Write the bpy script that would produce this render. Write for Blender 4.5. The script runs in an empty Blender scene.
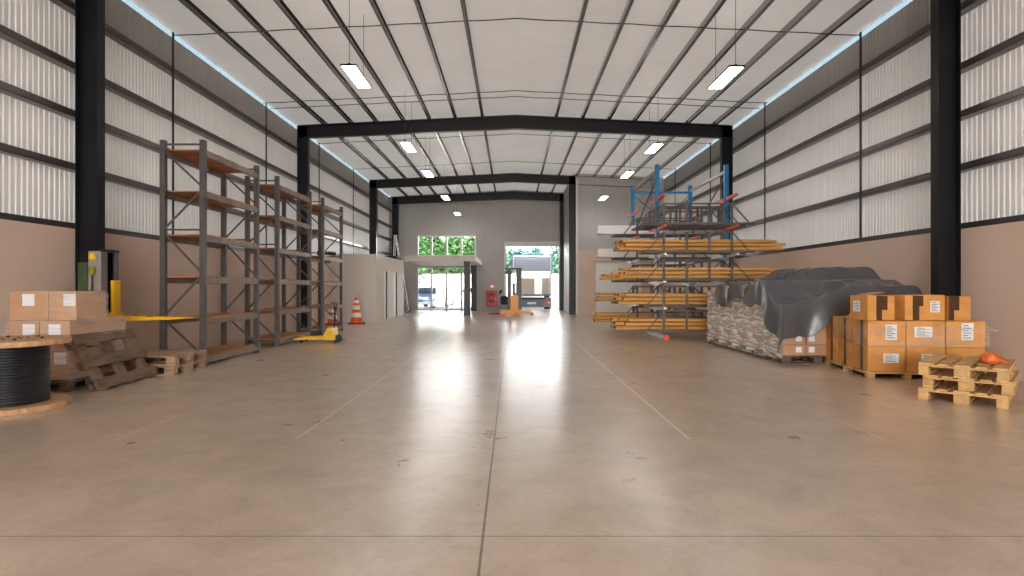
import bpy, bmesh, math, random
from mathutils import Vector, Matrix, noise as mnoise
random.seed(11)
SC = bpy.context.scene
COL = SC.collection
PI = math.pi

# ------------------------------------------------------------------ materials
def lin(r, g, b):
    f = lambda c: c / 12.92 if c <= .04045 else ((c + .055) / 1.055) ** 2.4
    return tuple(f(x / 255) for x in (r, g, b))

def new_mat(name):
    m = bpy.data.materials.new(name); m.use_nodes = True
    nt = m.node_tree
    return m, nt, nt.nodes['Principled BSDF']

def mat(name, rgb, rough=.6, metal=0., var=.12, scale=(4, 4, 4), bump=0., bscale=None, rnd=0., spec=.5, detail=4, fine=None):
    m, nt, p = new_mat(name)
    N, L = nt.nodes, nt.links
    c = lin(*rgb)
    tc = N.new('ShaderNodeTexCoord')
    mp = N.new('ShaderNodeMapping'); mp.inputs['Scale'].default_value = scale
    oi = N.new('ShaderNodeObjectInfo')
    add = N.new('ShaderNodeVectorMath'); add.operation = 'ADD'
    mul = N.new('ShaderNodeMath'); mul.operation = 'MULTIPLY'; mul.inputs[1].default_value = 37.
    L.new(oi.outputs['Random'], mul.inputs[0])
    L.new(tc.outputs['Object'], mp.inputs['Vector'])
    L.new(mp.outputs['Vector'], add.inputs[0]); L.new(mul.outputs[0], add.inputs[1])
    nz = N.new('ShaderNodeTexNoise'); nz.inputs['Scale'].default_value = 1.; nz.inputs['Detail'].default_value = detail
    L.new(add.outputs[0], nz.inputs['Vector'])
    cr = N.new('ShaderNodeValToRGB')
    cr.color_ramp.elements[0].position = .3; cr.color_ramp.elements[1].position = .7
    cr.color_ramp.elements[0].color = tuple(x * (1 - var) for x in c) + (1,)
    cr.color_ramp.elements[1].color = tuple(min(1, x * (1 + var)) for x in c) + (1,)
    L.new(nz.outputs['Fac'], cr.inputs['Fac'])
    col = cr.outputs['Color']
    if rnd:
        mr = N.new('ShaderNodeMapRange'); mr.inputs['To Min'].default_value = 1 - rnd; mr.inputs['To Max'].default_value = 1 + rnd
        L.new(oi.outputs['Random'], mr.inputs['Value'])
        hv = N.new('ShaderNodeHueSaturation'); L.new(col, hv.inputs['Color']); L.new(mr.outputs[0], hv.inputs['Value'])
        col = hv.outputs['Color']
    L.new(col, p.inputs['Base Color'])
    p.inputs['Roughness'].default_value = rough; p.inputs['Metallic'].default_value = metal
    p.inputs['Specular IOR Level'].default_value = spec
    if bump:
        n2 = nz
        if bscale:
            n2 = N.new('ShaderNodeTexNoise'); n2.inputs['Scale'].default_value = bscale; n2.inputs['Detail'].default_value = 3
            L.new(tc.outputs['Object'], n2.inputs['Vector'])
        b = N.new('ShaderNodeBump'); b.inputs['Strength'].default_value = bump; b.inputs['Distance'].default_value = .02
        L.new(n2.outputs['Fac'], b.inputs['Height']); L.new(b.outputs[0], p.inputs['Normal'])
    return m

def emis(name, rgb, s):
    m = bpy.data.materials.new(name); m.use_nodes = True
    nt = m.node_tree; nt.nodes.clear()
    e = nt.nodes.new('ShaderNodeEmission'); o = nt.nodes.new('ShaderNodeOutputMaterial')
    e.inputs['Color'].default_value = lin(*rgb) + (1,); e.inputs['Strength'].default_value = s
    nt.links.new(e.outputs[0], o.inputs[0]); return m

def film_mat(name, clear=.6, rough=.18, tint=(235, 232, 228), bump=.8, bscale=4., rnd=.25):
    m = bpy.data.materials.new(name); m.use_nodes = True
    nt = m.node_tree; N, L = nt.nodes, nt.links; N.clear()
    o = N.new('ShaderNodeOutputMaterial'); mx = N.new('ShaderNodeMixShader')
    t = N.new('ShaderNodeBsdfTransparent'); p = N.new('ShaderNodeBsdfPrincipled')
    p.inputs['Base Color'].default_value = lin(*tint) + (1,); p.inputs['Roughness'].default_value = rough
    p.inputs['Specular IOR Level'].default_value = .9
    tc = N.new('ShaderNodeTexCoord'); mp = N.new('ShaderNodeMapping'); mp.inputs['Scale'].default_value = (.5, .5, 4.); mp.inputs['Rotation'].default_value = (.25, .2, 0)
    nz = N.new('ShaderNodeTexNoise'); nz.inputs['Scale'].default_value = bscale; nz.inputs['Detail'].default_value = 2.5; nz.inputs['Distortion'].default_value = .8
    L.new(tc.outputs['Object'], mp.inputs[0]); L.new(mp.outputs[0], nz.inputs['Vector'])
    b = N.new('ShaderNodeBump'); b.inputs['Strength'].default_value = bump; b.inputs['Distance'].default_value = .06
    L.new(nz.outputs['Fac'], b.inputs['Height']); L.new(b.outputs[0], p.inputs['Normal'])
    mr = N.new('ShaderNodeMapRange'); mr.inputs['From Min'].default_value = .42; mr.inputs['From Max'].default_value = .62
    mr.inputs['To Min'].default_value = max(0.03, 1 - clear - rnd); mr.inputs['To Max'].default_value = min(1, 1 - clear + rnd)
    L.new(nz.outputs['Fac'], mr.inputs[0]); L.new(mr.outputs[0], mx.inputs[0])
    L.new(t.outputs[0], mx.inputs[1]); L.new(p.outputs[0], mx.inputs[2]); L.new(mx.outputs[0], o.inputs[0])
    return m

def glass_mat(name, refl=.12, tint=(1, 1, 1)):
    m = bpy.data.materials.new(name); m.use_nodes = True
    nt = m.node_tree; N, L = nt.nodes, nt.links; N.clear()
    o = N.new('ShaderNodeOutputMaterial'); mx = N.new('ShaderNodeMixShader')
    t = N.new('ShaderNodeBsdfTransparent'); t.inputs[0].default_value = tint + (1,)
    g = N.new('ShaderNodeBsdfGlossy'); g.inputs['Roughness'].default_value = .02
    f = N.new('ShaderNodeFresnel'); f.inputs[0].default_value = 1.45
    L.new(f.outputs[0], mx.inputs[0]); L.new(t.outputs[0], mx.inputs[1]); L.new(g.outputs[0], mx.inputs[2]); L.new(mx.outputs[0], o.inputs[0])
    return m

def floor_mat():
    m, nt, p = new_mat('polished_concrete'); N, L = nt.nodes, nt.links
    tc = N.new('ShaderNodeTexCoord'); obj = tc.outputs['Object']
    def nz(s, d, r=.6, dist=0.):
        n = N.new('ShaderNodeTexNoise'); n.inputs['Scale'].default_value = s; n.inputs['Detail'].default_value = d
        n.inputs['Roughness'].default_value = r; n.inputs['Distortion'].default_value = dist
        L.new(obj, n.inputs['Vector']); return n.outputs['Fac']
    def ramp(f, a, b, ca, cb):
        r = N.new('ShaderNodeValToRGB'); e = r.color_ramp.elements
        e[0].position, e[1].position = a, b; e[0].color = ca + (1,); e[1].color = cb + (1,)
        L.new(f, r.inputs[0]); return r.outputs[0]
    def mixc(kind, f, a, b):
        x = N.new('ShaderNodeMix'); x.data_type = 'RGBA'; x.blend_type = kind
        if hasattr(f, 'links'): L.new(f, x.inputs[0])
        else: x.inputs[0].default_value = f
        L.new(a, x.inputs[6])
        if hasattr(b, 'links'): L.new(b, x.inputs[7])
        else: x.inputs[7].default_value = b + (1,)
        return x.outputs[2]
    base = ramp(nz(.35, 3, .55), .3, .7, lin(194, 177, 159), lin(211, 195, 178))
    c = mixc('MULTIPLY', .8, base, ramp(nz(2.3, 8, .68, .6), .32, .62, (.74, .70, .66), (1.04, 1.03, 1.02)))
    c = mixc('MULTIPLY', .45, c, ramp(nz(9, 8, .75, 1.2), .30, .46, (.66, .61, .56), (1, 1, 1)))
    c = mixc('MULTIPLY', .6, c, ramp(nz(55, 3, .6), .28, .40, (.62, .58, .54), (1, 1, 1)))
    def math_(op, a, b=None):
        x = N.new('ShaderNodeMath'); x.operation = op
        for i, v in enumerate((a, b)):
            if v is None: continue
            if hasattr(v, 'links'): L.new(v, x.inputs[i])
            else: x.inputs[i].default_value = v
        return x.outputs[0]
    sx = N.new('ShaderNodeSeparateXYZ'); L.new(obj, sx.inputs[0])
    X, Y = sx.outputs[0], sx.outputs[1]
    def linex(x0, w): return math_('LESS_THAN', math_('ABSOLUTE', math_('SUBTRACT', X, x0)), w)
    dark = linex(-.152, .007)
    ty = math_('LESS_THAN', math_('ABSOLUTE', math_('SUBTRACT', math_('FRACT', math_('DIVIDE', math_('SUBTRACT', Y, 2.98 - 1.068), 2.136)), .5)), .0021)
    near = math_('LESS_THAN', Y, 4.)
    c = mixc('MIX', math_('MULTIPLY', dark, .8), c, lin(88, 74, 62))
    c = mixc('MIX', math_('MULTIPLY', ty, math_('ADD', .22, math_('MULTIPLY', near, .55))), c, lin(84, 70, 58))
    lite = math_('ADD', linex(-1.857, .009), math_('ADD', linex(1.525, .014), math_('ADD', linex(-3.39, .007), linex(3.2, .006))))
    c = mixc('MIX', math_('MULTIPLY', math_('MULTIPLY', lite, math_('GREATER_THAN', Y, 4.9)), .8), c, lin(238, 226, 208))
    L.new(c, p.inputs['Base Color'])
    rr = N.new('ShaderNodeMapRange'); rr.inputs['To Min'].default_value = .20; rr.inputs['To Max'].default_value = .42
    L.new(nz(1.7, 6, .65), rr.inputs[0]); L.new(rr.outputs[0], p.inputs['Roughness'])
    p.inputs['Specular IOR Level'].default_value = .5
    p.inputs['Coat Weight'].default_value = .8; p.inputs['Coat Roughness'].default_value = .26; p.inputs['Coat IOR'].default_value = 1.5
    b = N.new('ShaderNodeBump'); b.inputs['Strength'].default_value = .10; b.inputs['Distance'].default_value = .01
    L.new(nz(14, 6, .7), b.inputs['Height']); L.new(b.outputs[0], p.inputs['Normal'])
    return m

def seam_mat(name, rgb, pitch, axis, dark, rough=.5, off=0.):
    """flat sheet-metal panels with a fine joint every PITCH metres"""
    m, nt, p = new_mat(name); N, L = nt.nodes, nt.links
    tc = N.new('ShaderNodeTexCoord'); sx = N.new('ShaderNodeSeparateXYZ'); L.new(tc.outputs['Object'], sx.inputs[0])
    def mth(op, a, b):
        x = N.new('ShaderNodeMath'); x.operation = op
        L.new(a, x.inputs[0]); x.inputs[1].default_value = b; return x.outputs[0]
    f = mth('LESS_THAN', mth('FRACT', mth('DIVIDE', mth('ADD', sx.outputs[axis], 50 + off), pitch), 0.), .022)
    nz = N.new('ShaderNodeTexNoise'); nz.inputs['Scale'].default_value = .8; nz.inputs['Detail'].default_value = 4
    L.new(tc.outputs['Object'], nz.inputs['Vector'])
    c = lin(*rgb)
    r = N.new('ShaderNodeValToRGB'); r.color_ramp.elements[0].position = .3; r.color_ramp.elements[1].position = .7
    r.color_ramp.elements[0].color = tuple(x * .95 for x in c) + (1,); r.color_ramp.elements[1].color = tuple(x * 1.05 for x in c) + (1,)
    L.new(nz.outputs['Fac'], r.inputs[0])
    x = N.new('ShaderNodeMix'); x.data_type = 'RGBA'; L.new(f, x.inputs[0]); L.new(r.outputs[0], x.inputs[6])
    x.inputs[7].default_value = lin(*dark) + (1,)
    L.new(x.outputs[2], p.inputs['Base Color']); p.inputs['Roughness'].default_value = rough
    return m

M = {}
M['floor'] = floor_mat()
M['plaster'] = mat('painted_plaster', (212, 187, 169), .75, var=.05, scale=(.7, .7, .7), bump=.05, bscale=60)
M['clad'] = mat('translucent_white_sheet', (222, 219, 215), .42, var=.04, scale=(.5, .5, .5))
_m = M['clad']; _nt = _m.node_tree; _p = _nt.nodes['Principled BSDF']
_t = _nt.nodes.new('ShaderNodeBsdfTranslucent'); _t.inputs[0].default_value = (.90, .875, .84, 1)
_x = _nt.nodes.new('ShaderNodeMixShader'); _x.inputs[0].default_value = .0095
_nt.links.new(_p.outputs[0], _x.inputs[1]); _nt.links.new(_t.outputs[0], _x.inputs[2]); _nt.links.new(_x.outputs[0], _nt.nodes['Material Output'].inputs[0])
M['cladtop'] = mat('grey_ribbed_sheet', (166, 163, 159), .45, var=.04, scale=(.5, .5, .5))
_m, _nt, _p = new_mat('bluish_light_strip'); _t = _nt.nodes.new('ShaderNodeBsdfTranslucent'); _t.inputs[0].default_value = (.040, .056, .066, 1)
_nt.links.new(_t.outputs[0], _nt.nodes['Material Output'].inputs[0]); M['eave'] = _m
M['deck'] = seam_mat('roof_sheet', (220, 215, 209), 1.0, 1, (212, 207, 201), .6)
_m = M['deck']; _nt = _m.node_tree; _p = _nt.nodes['Principled BSDF']
_t = _nt.nodes.new('ShaderNodeBsdfTranslucent'); _t.inputs[0].default_value = (.86, .88, .90, 1)
_x = _nt.nodes.new('ShaderNodeMixShader'); _x.inputs[0].default_value = .024
_nt.links.new(_p.outputs[0], _x.inputs[1]); _nt.links.new(_t.outputs[0], _x.inputs[2]); _nt.links.new(_x.outputs[0], _nt.nodes['Material Output'].inputs[0])
M['endpanel'] = seam_mat('grey_sheet_panel', (180, 177, 173), 1.15, 0, (166, 163, 159), .5)
M['endpanel_y'] = seam_mat('grey_sheet_panel_side', (180, 177, 173), 1.15, 1, (166, 163, 159), .5)
M['black'] = mat('black_painted_steel', (20, 19, 21), .34, var=.12, scale=(2, 2, 2), spec=.35)
M['galv'] = mat('galvanised_steel', (150, 146, 144), .24, metal=1., var=.12, scale=(1.5, .3, 1.5))
M['girt'] = mat('grey_coated_steel', (104, 98, 96), .32, metal=.6, var=.15, scale=(1.5, .3, 1.5))
M['band'] = mat('dark_grey_band', (74, 70, 70), .4, metal=.4, var=.1)
M['rod'] = mat('dark_rod', (40, 38, 38), .5)
M['white'] = mat('white_paint', (232, 230, 226), .5, var=.02)
M['office'] = mat('office_paint', (205, 194, 185), .65, var=.03, scale=(.8, .8, .8))
M['lamp'] = emis('lamp_diffuser', (255, 252, 248), 16.)
M['upfill'] = emis('added_uplight_glow', (255, 250, 246), 3.)  # emission of the added uplight that brightens the ceiling
M['rack'] = mat('rack_grey_paint', (84, 80, 78), .45, metal=.25, var=.18, scale=(6, 6, 6))
M['beam'] = mat('rack_beam_worn_grey', (126, 114, 104), .5, metal=.2, var=.25, scale=(5, 5, 5))
M['board'] = mat('shelf_board', (172, 116, 76), .7, var=.3, scale=(2, 24, 14), rnd=.18, bump=.2)
M['oldwood'] = mat('weathered_wood', (108, 84, 67), .85, var=.38, scale=(18, 2.5, 18), rnd=.12, bump=.4)
M['greywood'] = mat('grey_pallet_wood', (158, 130, 104), .85, var=.3, scale=(2.5, 16, 16), rnd=.15, bump=.35)
M['newwood'] = mat('fresh_pallet_wood', (200, 160, 106), .75, var=.18, scale=(2.5, 20, 20), rnd=.12, bump=.25)
M['darkpal'] = mat('dark_pallet_wood', (104, 84, 70), .85, var=.28, scale=(3, 14, 14), rnd=.15, bump=.3)
M['spoolwood'] = mat('spool_wood', (188, 146, 106), .75, var=.25, scale=(3, 26, 9), bump=.3)
M['cable'] = mat('black_cable', (24, 24, 27), .5, var=.2, scale=(4, 4, 60))
M['card'] = mat('cardboard_brown', (184, 142, 110), .75, var=.07, scale=(3, 3, 12), rnd=.07, bump=.06, bscale=30)
M['card_o'] = mat('cardboard_orange', (206, 144, 74), .7, var=.13, scale=(4, 4, 6), rnd=.07, bump=.08, bscale=25)
M['tape'] = mat('dark_packing_tape', (74, 46, 24), .3, var=.25, scale=(10, 10, 20))
M['paper'] = mat('paper_label', (226, 226, 228), .6, var=.03)
M['ink'] = mat('printed_ink', (90, 92, 98), .7, var=.1)
M['redink'] = mat('red_brown_ink', (150, 78, 52), .7, var=.1)
M['film'] = film_mat('stretch_film_cloudy', .46, .2, tint=(252, 250, 247), bump=.7, bscale=5., rnd=.34)
M['filmc'] = film_mat('stretch_film_clear', .86, .15, bump=.6, bscale=5., rnd=.12)
M['tarp'] = mat('dark_grey_tarpaulin', (80, 80, 83), .27, var=.10, scale=(1.5, 1.5, 1.5), bump=.25, bscale=7.)
M['blue'] = mat('rack_blue_paint', (20, 116, 172), .35, var=.08)
M['orange_arm'] = mat('orange_arm_paint', (232, 104, 56), .4, var=.1)
M['whitedaylit'] = mat('white_and_daylit_rack', (236, 236, 236), .35, var=.03)  # white foot beams; on lower arms and uprights it paints daylight glare
M['cradle'] = mat('dark_steel', (96, 89, 86), .5, metal=.2, var=.15)
M['lightsteel'] = mat('light_steel', (168, 160, 154), .4, metal=.4, var=.1)
M['timber'] = mat('yellow_timber', (204, 148, 72), .6, var=.28, scale=(1.2, 22, 22), rnd=.16, bump=.15)
M['timberend'] = mat('timber_end', (116, 78, 50), .8, var=.35, scale=(20, 20, 20))
M['yellow'] = mat('yellow_paint', (232, 180, 16), .4, var=.12)
M['orange'] = mat('orange_machine_paint', (236, 148, 12), .35, var=.06)
M['green'] = mat('dark_green_paint', (58, 74, 44), .5, var=.15)
M['lime'] = mat('yellow_green_paint', (140, 146, 30), .45, var=.2)
M['cone'] = mat('cone_orange', (240, 96, 30), .5, var=.08)
M['conew'] = mat('cone_white', (240, 232, 222), .45, var=.05)
M['rubber'] = mat('black_rubber', (26, 25, 25), .65, var=.15)
M['metal'] = mat('bare_metal', (176, 174, 172), .3, metal=.9, var=.08)
M['red'] = mat('fire_red', (206, 44, 44), .4, var=.06)
M['reddark'] = mat('dark_red_panel', (120, 26, 28), .6, var=.1)
M['redlamp'] = emis('red_lamp', (255, 90, 80), 3.)
m_, nt_, p_ = new_mat('translucent_roof'); p_.inputs['Base Color'].default_value = (.9, .9, .9, 1); tr_ = nt_.nodes.new('ShaderNodeBsdfTranslucent'); tr_.inputs[0].default_value = (.9, .9, .88, 1)
nt_.links.new(tr_.outputs[0], nt_.nodes['Material Output'].inputs[0]); M['frp'] = m_
M['glass'] = glass_mat('clear_glass')
M['darkglass'] = mat('dark_glass', (22, 26, 32), .08, var=.05)
M['carblue'] = mat('car_blue', (92, 116, 158), .25, metal=.3, var=.04)
M['carwhite'] = mat('car_white', (238, 238, 240), .25, var=.02)
M['truckbody'] = mat('truck_side', (120, 136, 170), .4, var=.04)
M['truckdoor'] = mat('truck_roller_door', (132, 140, 160), .45, var=.05)
M['truckin'] = mat('truck_lining', (226, 222, 218), .6, var=.03)
M['truckgrey'] = mat('truck_grey', (112, 114, 122), .5, var=.08)
M['loadbox'] = mat('pale_carton', (214, 198, 184), .75, var=.05)
M['taill'] = mat('tail_light', (220, 30, 50), .25, var=.05)
M['conc_out'] = mat('outdoor_concrete', (206, 202, 196), .8, var=.06, scale=(.5, .5, .5))
M['leaf'] = mat('leaf_green', (33, 72, 25), .8, var=.5, scale=(1.6, 1.6, 1.6), rnd=.2)
M['leaf2'] = mat('leaf_teal', (50, 86, 72), .8, var=.45, scale=(1.6, 1.6, 1.6), rnd=.2)
M['bark'] = mat('bark', (96, 78, 62), .85, var=.3)
M['orangecloth'] = mat('orange_plastic', (226, 112, 44), .45, var=.2, scale=(14, 14, 14))

# ------------------------------------------------------------------ mesh builder
class MB:
    def __init__(s): s.bm = bmesh.new()
    def box(s, c, d, rot=None, bev=0., seg=1):
        r = bmesh.ops.create_cube(s.bm, size=1.)
        vs = r['verts']
        bmesh.ops.scale(s.bm, vec=Vector(d), verts=vs)
        if bev:
            es = list({e for v in vs for e in v.link_edges})
            rb = bmesh.ops.bevel(s.bm, geom=es, offset=bev, segments=seg, affect='EDGES', profile=.7)
            vs = list({v for v in rb['verts']} | {v for v in vs if v.is_valid})
        mt = Matrix.Translation(Vector(c)) @ (rot.to_4x4() if rot else Matrix())
        bmesh.ops.transform(s.bm, matrix=mt, verts=vs)
        return s
    def span(s, a, b, bev=0.):
        a, b = Vector(a), Vector(b)
        return s.box((a + b) / 2, [abs(x) for x in (b - a)], bev=bev)
    def bar(s, a, b, w, h, bev=0.):
        a, b = Vector(a), Vector(b); d = b - a
        q = d.to_track_quat('X', 'Z').to_matrix()
        return s.box((a + b) / 2, (d.length, w, h), rot=q, bev=bev)
    def tube(s, pts, r, n=10):
        pts = [Vector(p) for p in pts]; rings = []
        up = Vector((0, 0, 1))
        for i, p in enumerate(pts):
            d = (pts[min(i + 1, len(pts) - 1)] - pts[max(i - 1, 0)]).normalized()
            u = d.cross(up)
            if u.length < 1e-3: u = d.cross(Vector((1, 0, 0)))
            u.normalize(); w = d.cross(u)
            rr = r[i] if isinstance(r, (list, tuple)) else r
            rings.append([s.bm.verts.new(p + (u * math.cos(2 * PI * k / n) + w * math.sin(2 * PI * k / n)) * rr) for k in range(n)])
        for a, b in zip(rings, rings[1:]):
            for k in range(n): s.bm.faces.new((a[k], a[(k + 1) % n], b[(k + 1) % n], b[k]))
        s.bm.faces.new(rings[0][::-1]); s.bm.faces.new(rings[-1])
        return s
    def lathe(s, prof, n=32, c=(0, 0, 0)):
        c = Vector(c); rings = []
        for r, z in prof:
            if r < 1e-5: rings.append([s.bm.verts.new(c + Vector((0, 0, z)))])
            else: rings.append([s.bm.verts.new(c + Vector((r * math.cos(2 * PI * k / n), r * math.sin(2 * PI * k / n), z))) for k in range(n)])
        for a, b in zip(rings, rings[1:]):
            for k in range(n):
                q = [a[k % len(a)], a[(k + 1) % len(a)], b[(k + 1) % len(b)], b[k % len(b)]]
                u = []
                for v in q:
                    if v not in u: u.append(v)
                if len(u) > 2: s.bm.faces.new(u)
        return s
    def prism(s, poly, fn0, fn1):
        a = [s.bm.verts.new(Vector(fn0(*p))) for p in poly]; b = [s.bm.verts.new(Vector(fn1(*p))) for p in poly]
        n = len(poly)
        for k in range(n): s.bm.faces.new((a[k], a[(k + 1) % n], b[(k + 1) % n], b[k]))
        s.bm.faces.new(a[::-1]); s.bm.faces.new(b)
        return s
    def quad(s, *p): s.bm.faces.new([s.bm.verts.new(Vector(x)) for x in p]); return s
    def grid(s, nu, nv, fn, closed=False):
        g = [[s.bm.verts.new(Vector(fn(i, j))) for j in range(nv)] for i in range(nu)]
        for i in range(nu - 1):
            for j in range(nv - 1): s.bm.faces.new((g[i][j], g[i + 1][j], g[i + 1][j + 1], g[i][j + 1]))
        return s
    def build(s, name, m, parent=None, smooth=False, label=None, ang=35):
        bmesh.ops.recalc_face_normals(s.bm, faces=s.bm.faces)
        me = bpy.data.meshes.new(name); s.bm.to_mesh(me); s.bm.free()
        for x in (m if isinstance(m, (list, tuple)) else [m]): me.materials.append(x if not isinstance(x, str) else M[x])
        if smooth:
            for p in me.polygons: p.use_smooth = True
            me.set_sharp_from_angle(angle=math.radians(ang))
        o = bpy.data.objects.new(name, me); COL.objects.link(o)
        if parent: o.parent = parent
        if label: o['label'] = label
        return o

def tag(o, label, cat, group=None, kind=None):
    o['label'] = label; o['category'] = cat
    if group: o['group'] = group
    if kind: o['kind'] = kind
    return o
def thing(name, label, cat, loc=(0, 0, 0), rz=0., group=None, kind=None):
    o = bpy.data.objects.new(name, None); COL.objects.link(o); o.empty_display_size = .2
    o.location = loc; o.rotation_euler = (0, 0, rz)
    return tag(o, label, cat, group, kind)
def struct(o, label, cat='structure'): return tag(o, label, cat, kind='structure')
def dup(o, loc=None, rz=None, label=None, group=None, parent=None):
    c = o.copy(); COL.objects.link(c)
    if parent: c.parent = parent
    for ch in list(o.children): dup(ch, parent=c)
    if loc is not None: c.location = loc
    if rz is not None: c.rotation_euler = (0, 0, rz)
    if label: c['label'] = label
    if group: c['group'] = group
    return c

# ------------------------------------------------------------------ the hall
XL, XR = -6.95, 7.15            # wainscot faces
CL, CR = -7.2, 7.4              # cladding planes
Y0, Y1 = -9., 33.3
EAVE, RIDGE, XC = 6.68, 7.04, .1
def deck_z(x): return RIDGE - (RIDGE - EAVE) * abs(x - XC) / (7.3)

struct(MB().span((CL - .1, Y0, -.25), (CR + .1, Y1 + .2, 0)).build('floor', 'floor'), 'pale brown polished concrete floor with saw-cut joints', 'floor')
struct(MB().span((-60, Y1 + .2, -.3), (60, 90, -.03)).build('exterior_ground', 'conc_out'), 'bright sunlit concrete yard outside the end wall', 'ground')

def side_wall(side, X, Cx):
    s = -1 if side == 'left' else 1
    w = thing('wall_' + side, 'hall side wall on the %s, beige wainscot under ribbed white sheeting' % side, 'wall', kind='structure')
    MB().span((X, Y0, 0), (Cx + s * .02, Y1, 2.24)).build('wainscot', 'plaster', w)
    b = MB(); n = int((Y1 - Y0) / .1)
    pts = []
    for i in range(n):
        y = Y0 + i * .1
        pts += [(y, 0), (y + .038, 0), (y + .05, .014), (y + .088, .014)]
    pts.append((Y1, 0))
    b.grid(len(pts), 2, lambda i, j: (Cx - s * pts[i][1], pts[i][0], (2.2, 5.82)[j]))
    b.build('cladding', 'clad', w)
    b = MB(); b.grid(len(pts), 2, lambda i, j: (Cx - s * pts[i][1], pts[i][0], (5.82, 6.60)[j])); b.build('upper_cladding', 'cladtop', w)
    MB().quad((Cx, Y0, 6.595), (Cx, Y1, 6.595), (Cx - s * .06, Y1, 6.69), (Cx - s * .06, Y0, 6.69)).build('eaves_light_strip', 'eave', w)
    for y in (7.4, 11.75, 16.2, 20.65, 25.1, 29.6):
        MB().span((X - s * -.035, y - .022, 2.34), (X - s * -.06, y + .022, 6.58)).build('joint_post', 'rod', w)
    for i, (zt, nm) in enumerate(((2.34, 'lowest'), (3.30, 'second'), (4.15, 'third'), (4.92, 'fourth'), (5.87, 'topmost'))):
        g = MB()
        x0, x1 = X + s * .065, Cx - s * .017
        g.span((x0, Y0, zt - .11), (x0 + s * .01, Y1, zt)); g.span((x0, Y0, zt - .012), (x1, Y1, zt)); g.span((x0, Y0, zt - .11), (x1, Y1, zt - .098))
        struct(g.build('girt', 'band' if i == 0 else 'girt'), '%s horizontal steel rail along the %s wall sheeting' % (nm, side), 'wall rail')
side_wall('left', XL, CL); side_wall('right', XR, CR)

# end wall with openings
def wall_with_holes(name, x0, x1, z1, y0, y1, holes, m, label):
    b = MB(); xs = sorted({x0, x1, *[h[0] for h in holes], *[h[1] for h in holes]}); zs = sorted({0, z1, *[h[2] for h in holes], *[h[3] for h in holes]})
    for a, c in zip(xs, xs[1:]):
        for d, e in zip(zs, zs[1:]):
            mx, mz = (a + c) / 2, (d + e) / 2
            if any(h[0] < mx < h[1] and h[2] < mz < h[3] for h in holes): continue
            b.span((a, y0, d), (c, y1, e))
    bmesh.ops.remove_doubles(b.bm, verts=b.bm.verts, dist=1e-4)
    return struct(b.build(name, m), label, 'wall')
HOLES = [(-5.54, -2.11, 3.155, 4.36), (-5.54, -2.3, 0, 2.52), (-.33, 2.73, 0, 3.97)]
wall_with_holes('wall_back', CL - .1, CR + .1, 6.66, Y1, Y1 + .2, HOLES, 'endpanel', 'grey sheet-metal end wall with windows and loading door')
struct(MB().prism([(CL - .1, 6.66), (CR + .1, 6.66), (XC, 7.035)], lambda x, z: (x, Y1, z), lambda x, z: (x, Y1 + .2, z)).build('wall_gable', 'endpanel'), 'grey gable strip under the roof at the far end', 'wall')
wall_with_holes('wall_front', CL - .1, CR + .1, 7.1, Y0 - .2, Y0, [(-3.6, 3.8, 0, 4.8)], 'endpanel', 'unseen hall end wall behind the viewer, open gateway added for fill daylight')  # gateway out of view, added to let in fill daylight
struct(MB().span((-40, Y0 - 30, -.3), (40, Y0 - .2, -.03)).build('forecourt_ground', 'conc_out'), 'unseen sunlit concrete forecourt outside the added gateway behind the viewer', 'ground')

def window(name, x0, x1, z0, z1, mull, trans=(), label='', cat='window', fw=.07, y=Y1 + .03, open_=()):
    w = thing(name, label, cat, kind='structure')
    f = MB()
    for a in [x0 + fw / 2, x1 - fw / 2]: f.span((a - fw / 2, y - .06, z0), (a + fw / 2, y + .06, z1))
    for a in mull: f.span((a - fw * .8, y - .05, z0 + fw), (a + fw * .8, y + .05, z1 - fw))
    for a in ([z0 + fw / 2] if z0 > 0 else [z0 + .03]) + [z1 - fw / 2]: f.span((x0 + fw, y - .055, a - fw / 2), (x1 - fw, y + .055, a + fw / 2))
    for (a, b_, z) in trans: f.span((a, y - .045, z - .035), (b_, y + .045, z + .035))
    f.build('window_frame', 'white', w)
    xs = [x0, *mull, x1]
    for a, b_ in zip(xs, xs[1:]):
        MB().span((a + fw / 2, y - .006, z0 + fw / 2), (b_ - fw / 2, y + .006, z1 - fw / 2)).build('pane', 'glass', w)
    return w
window('window_1', -5.54, -2.11, 3.155, 4.36, (-4.72, -3.83, -2.95), label='wide upper window with four green-filled panes in the end wall')
d1 = window('door_1', -5.54, -2.3, 0, 2.52, (-4.72, -3.83, -2.95), [(-5.54, -2.3, 2.16), (-5.47, -4.76, .55)], label='white framed glazed entrance door below the upper window', cat='door')
MB().span((-3.98, Y1 - .05, .95), (-3.95, Y1 - .02, 1.25)).build('door_handle', 'metal', d1)
d2 = thing('door_2', 'open loading door with white frame and a truck outside', 'door', kind='structure')
f = MB(); f.span((-.45, Y1 - .03, 0), (-.33, Y1 + .2, 3.97)); f.span((2.73, Y1 - .03, 0), (2.8, Y1 + .2, 3.97)); f.build('door_frame', 'white', d2)
MB().span((-.45, Y1 - .04, 3.72), (2.8, Y1 + .22, 4.02), bev=.02).build('shutter_box', 'white', d2)

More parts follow.
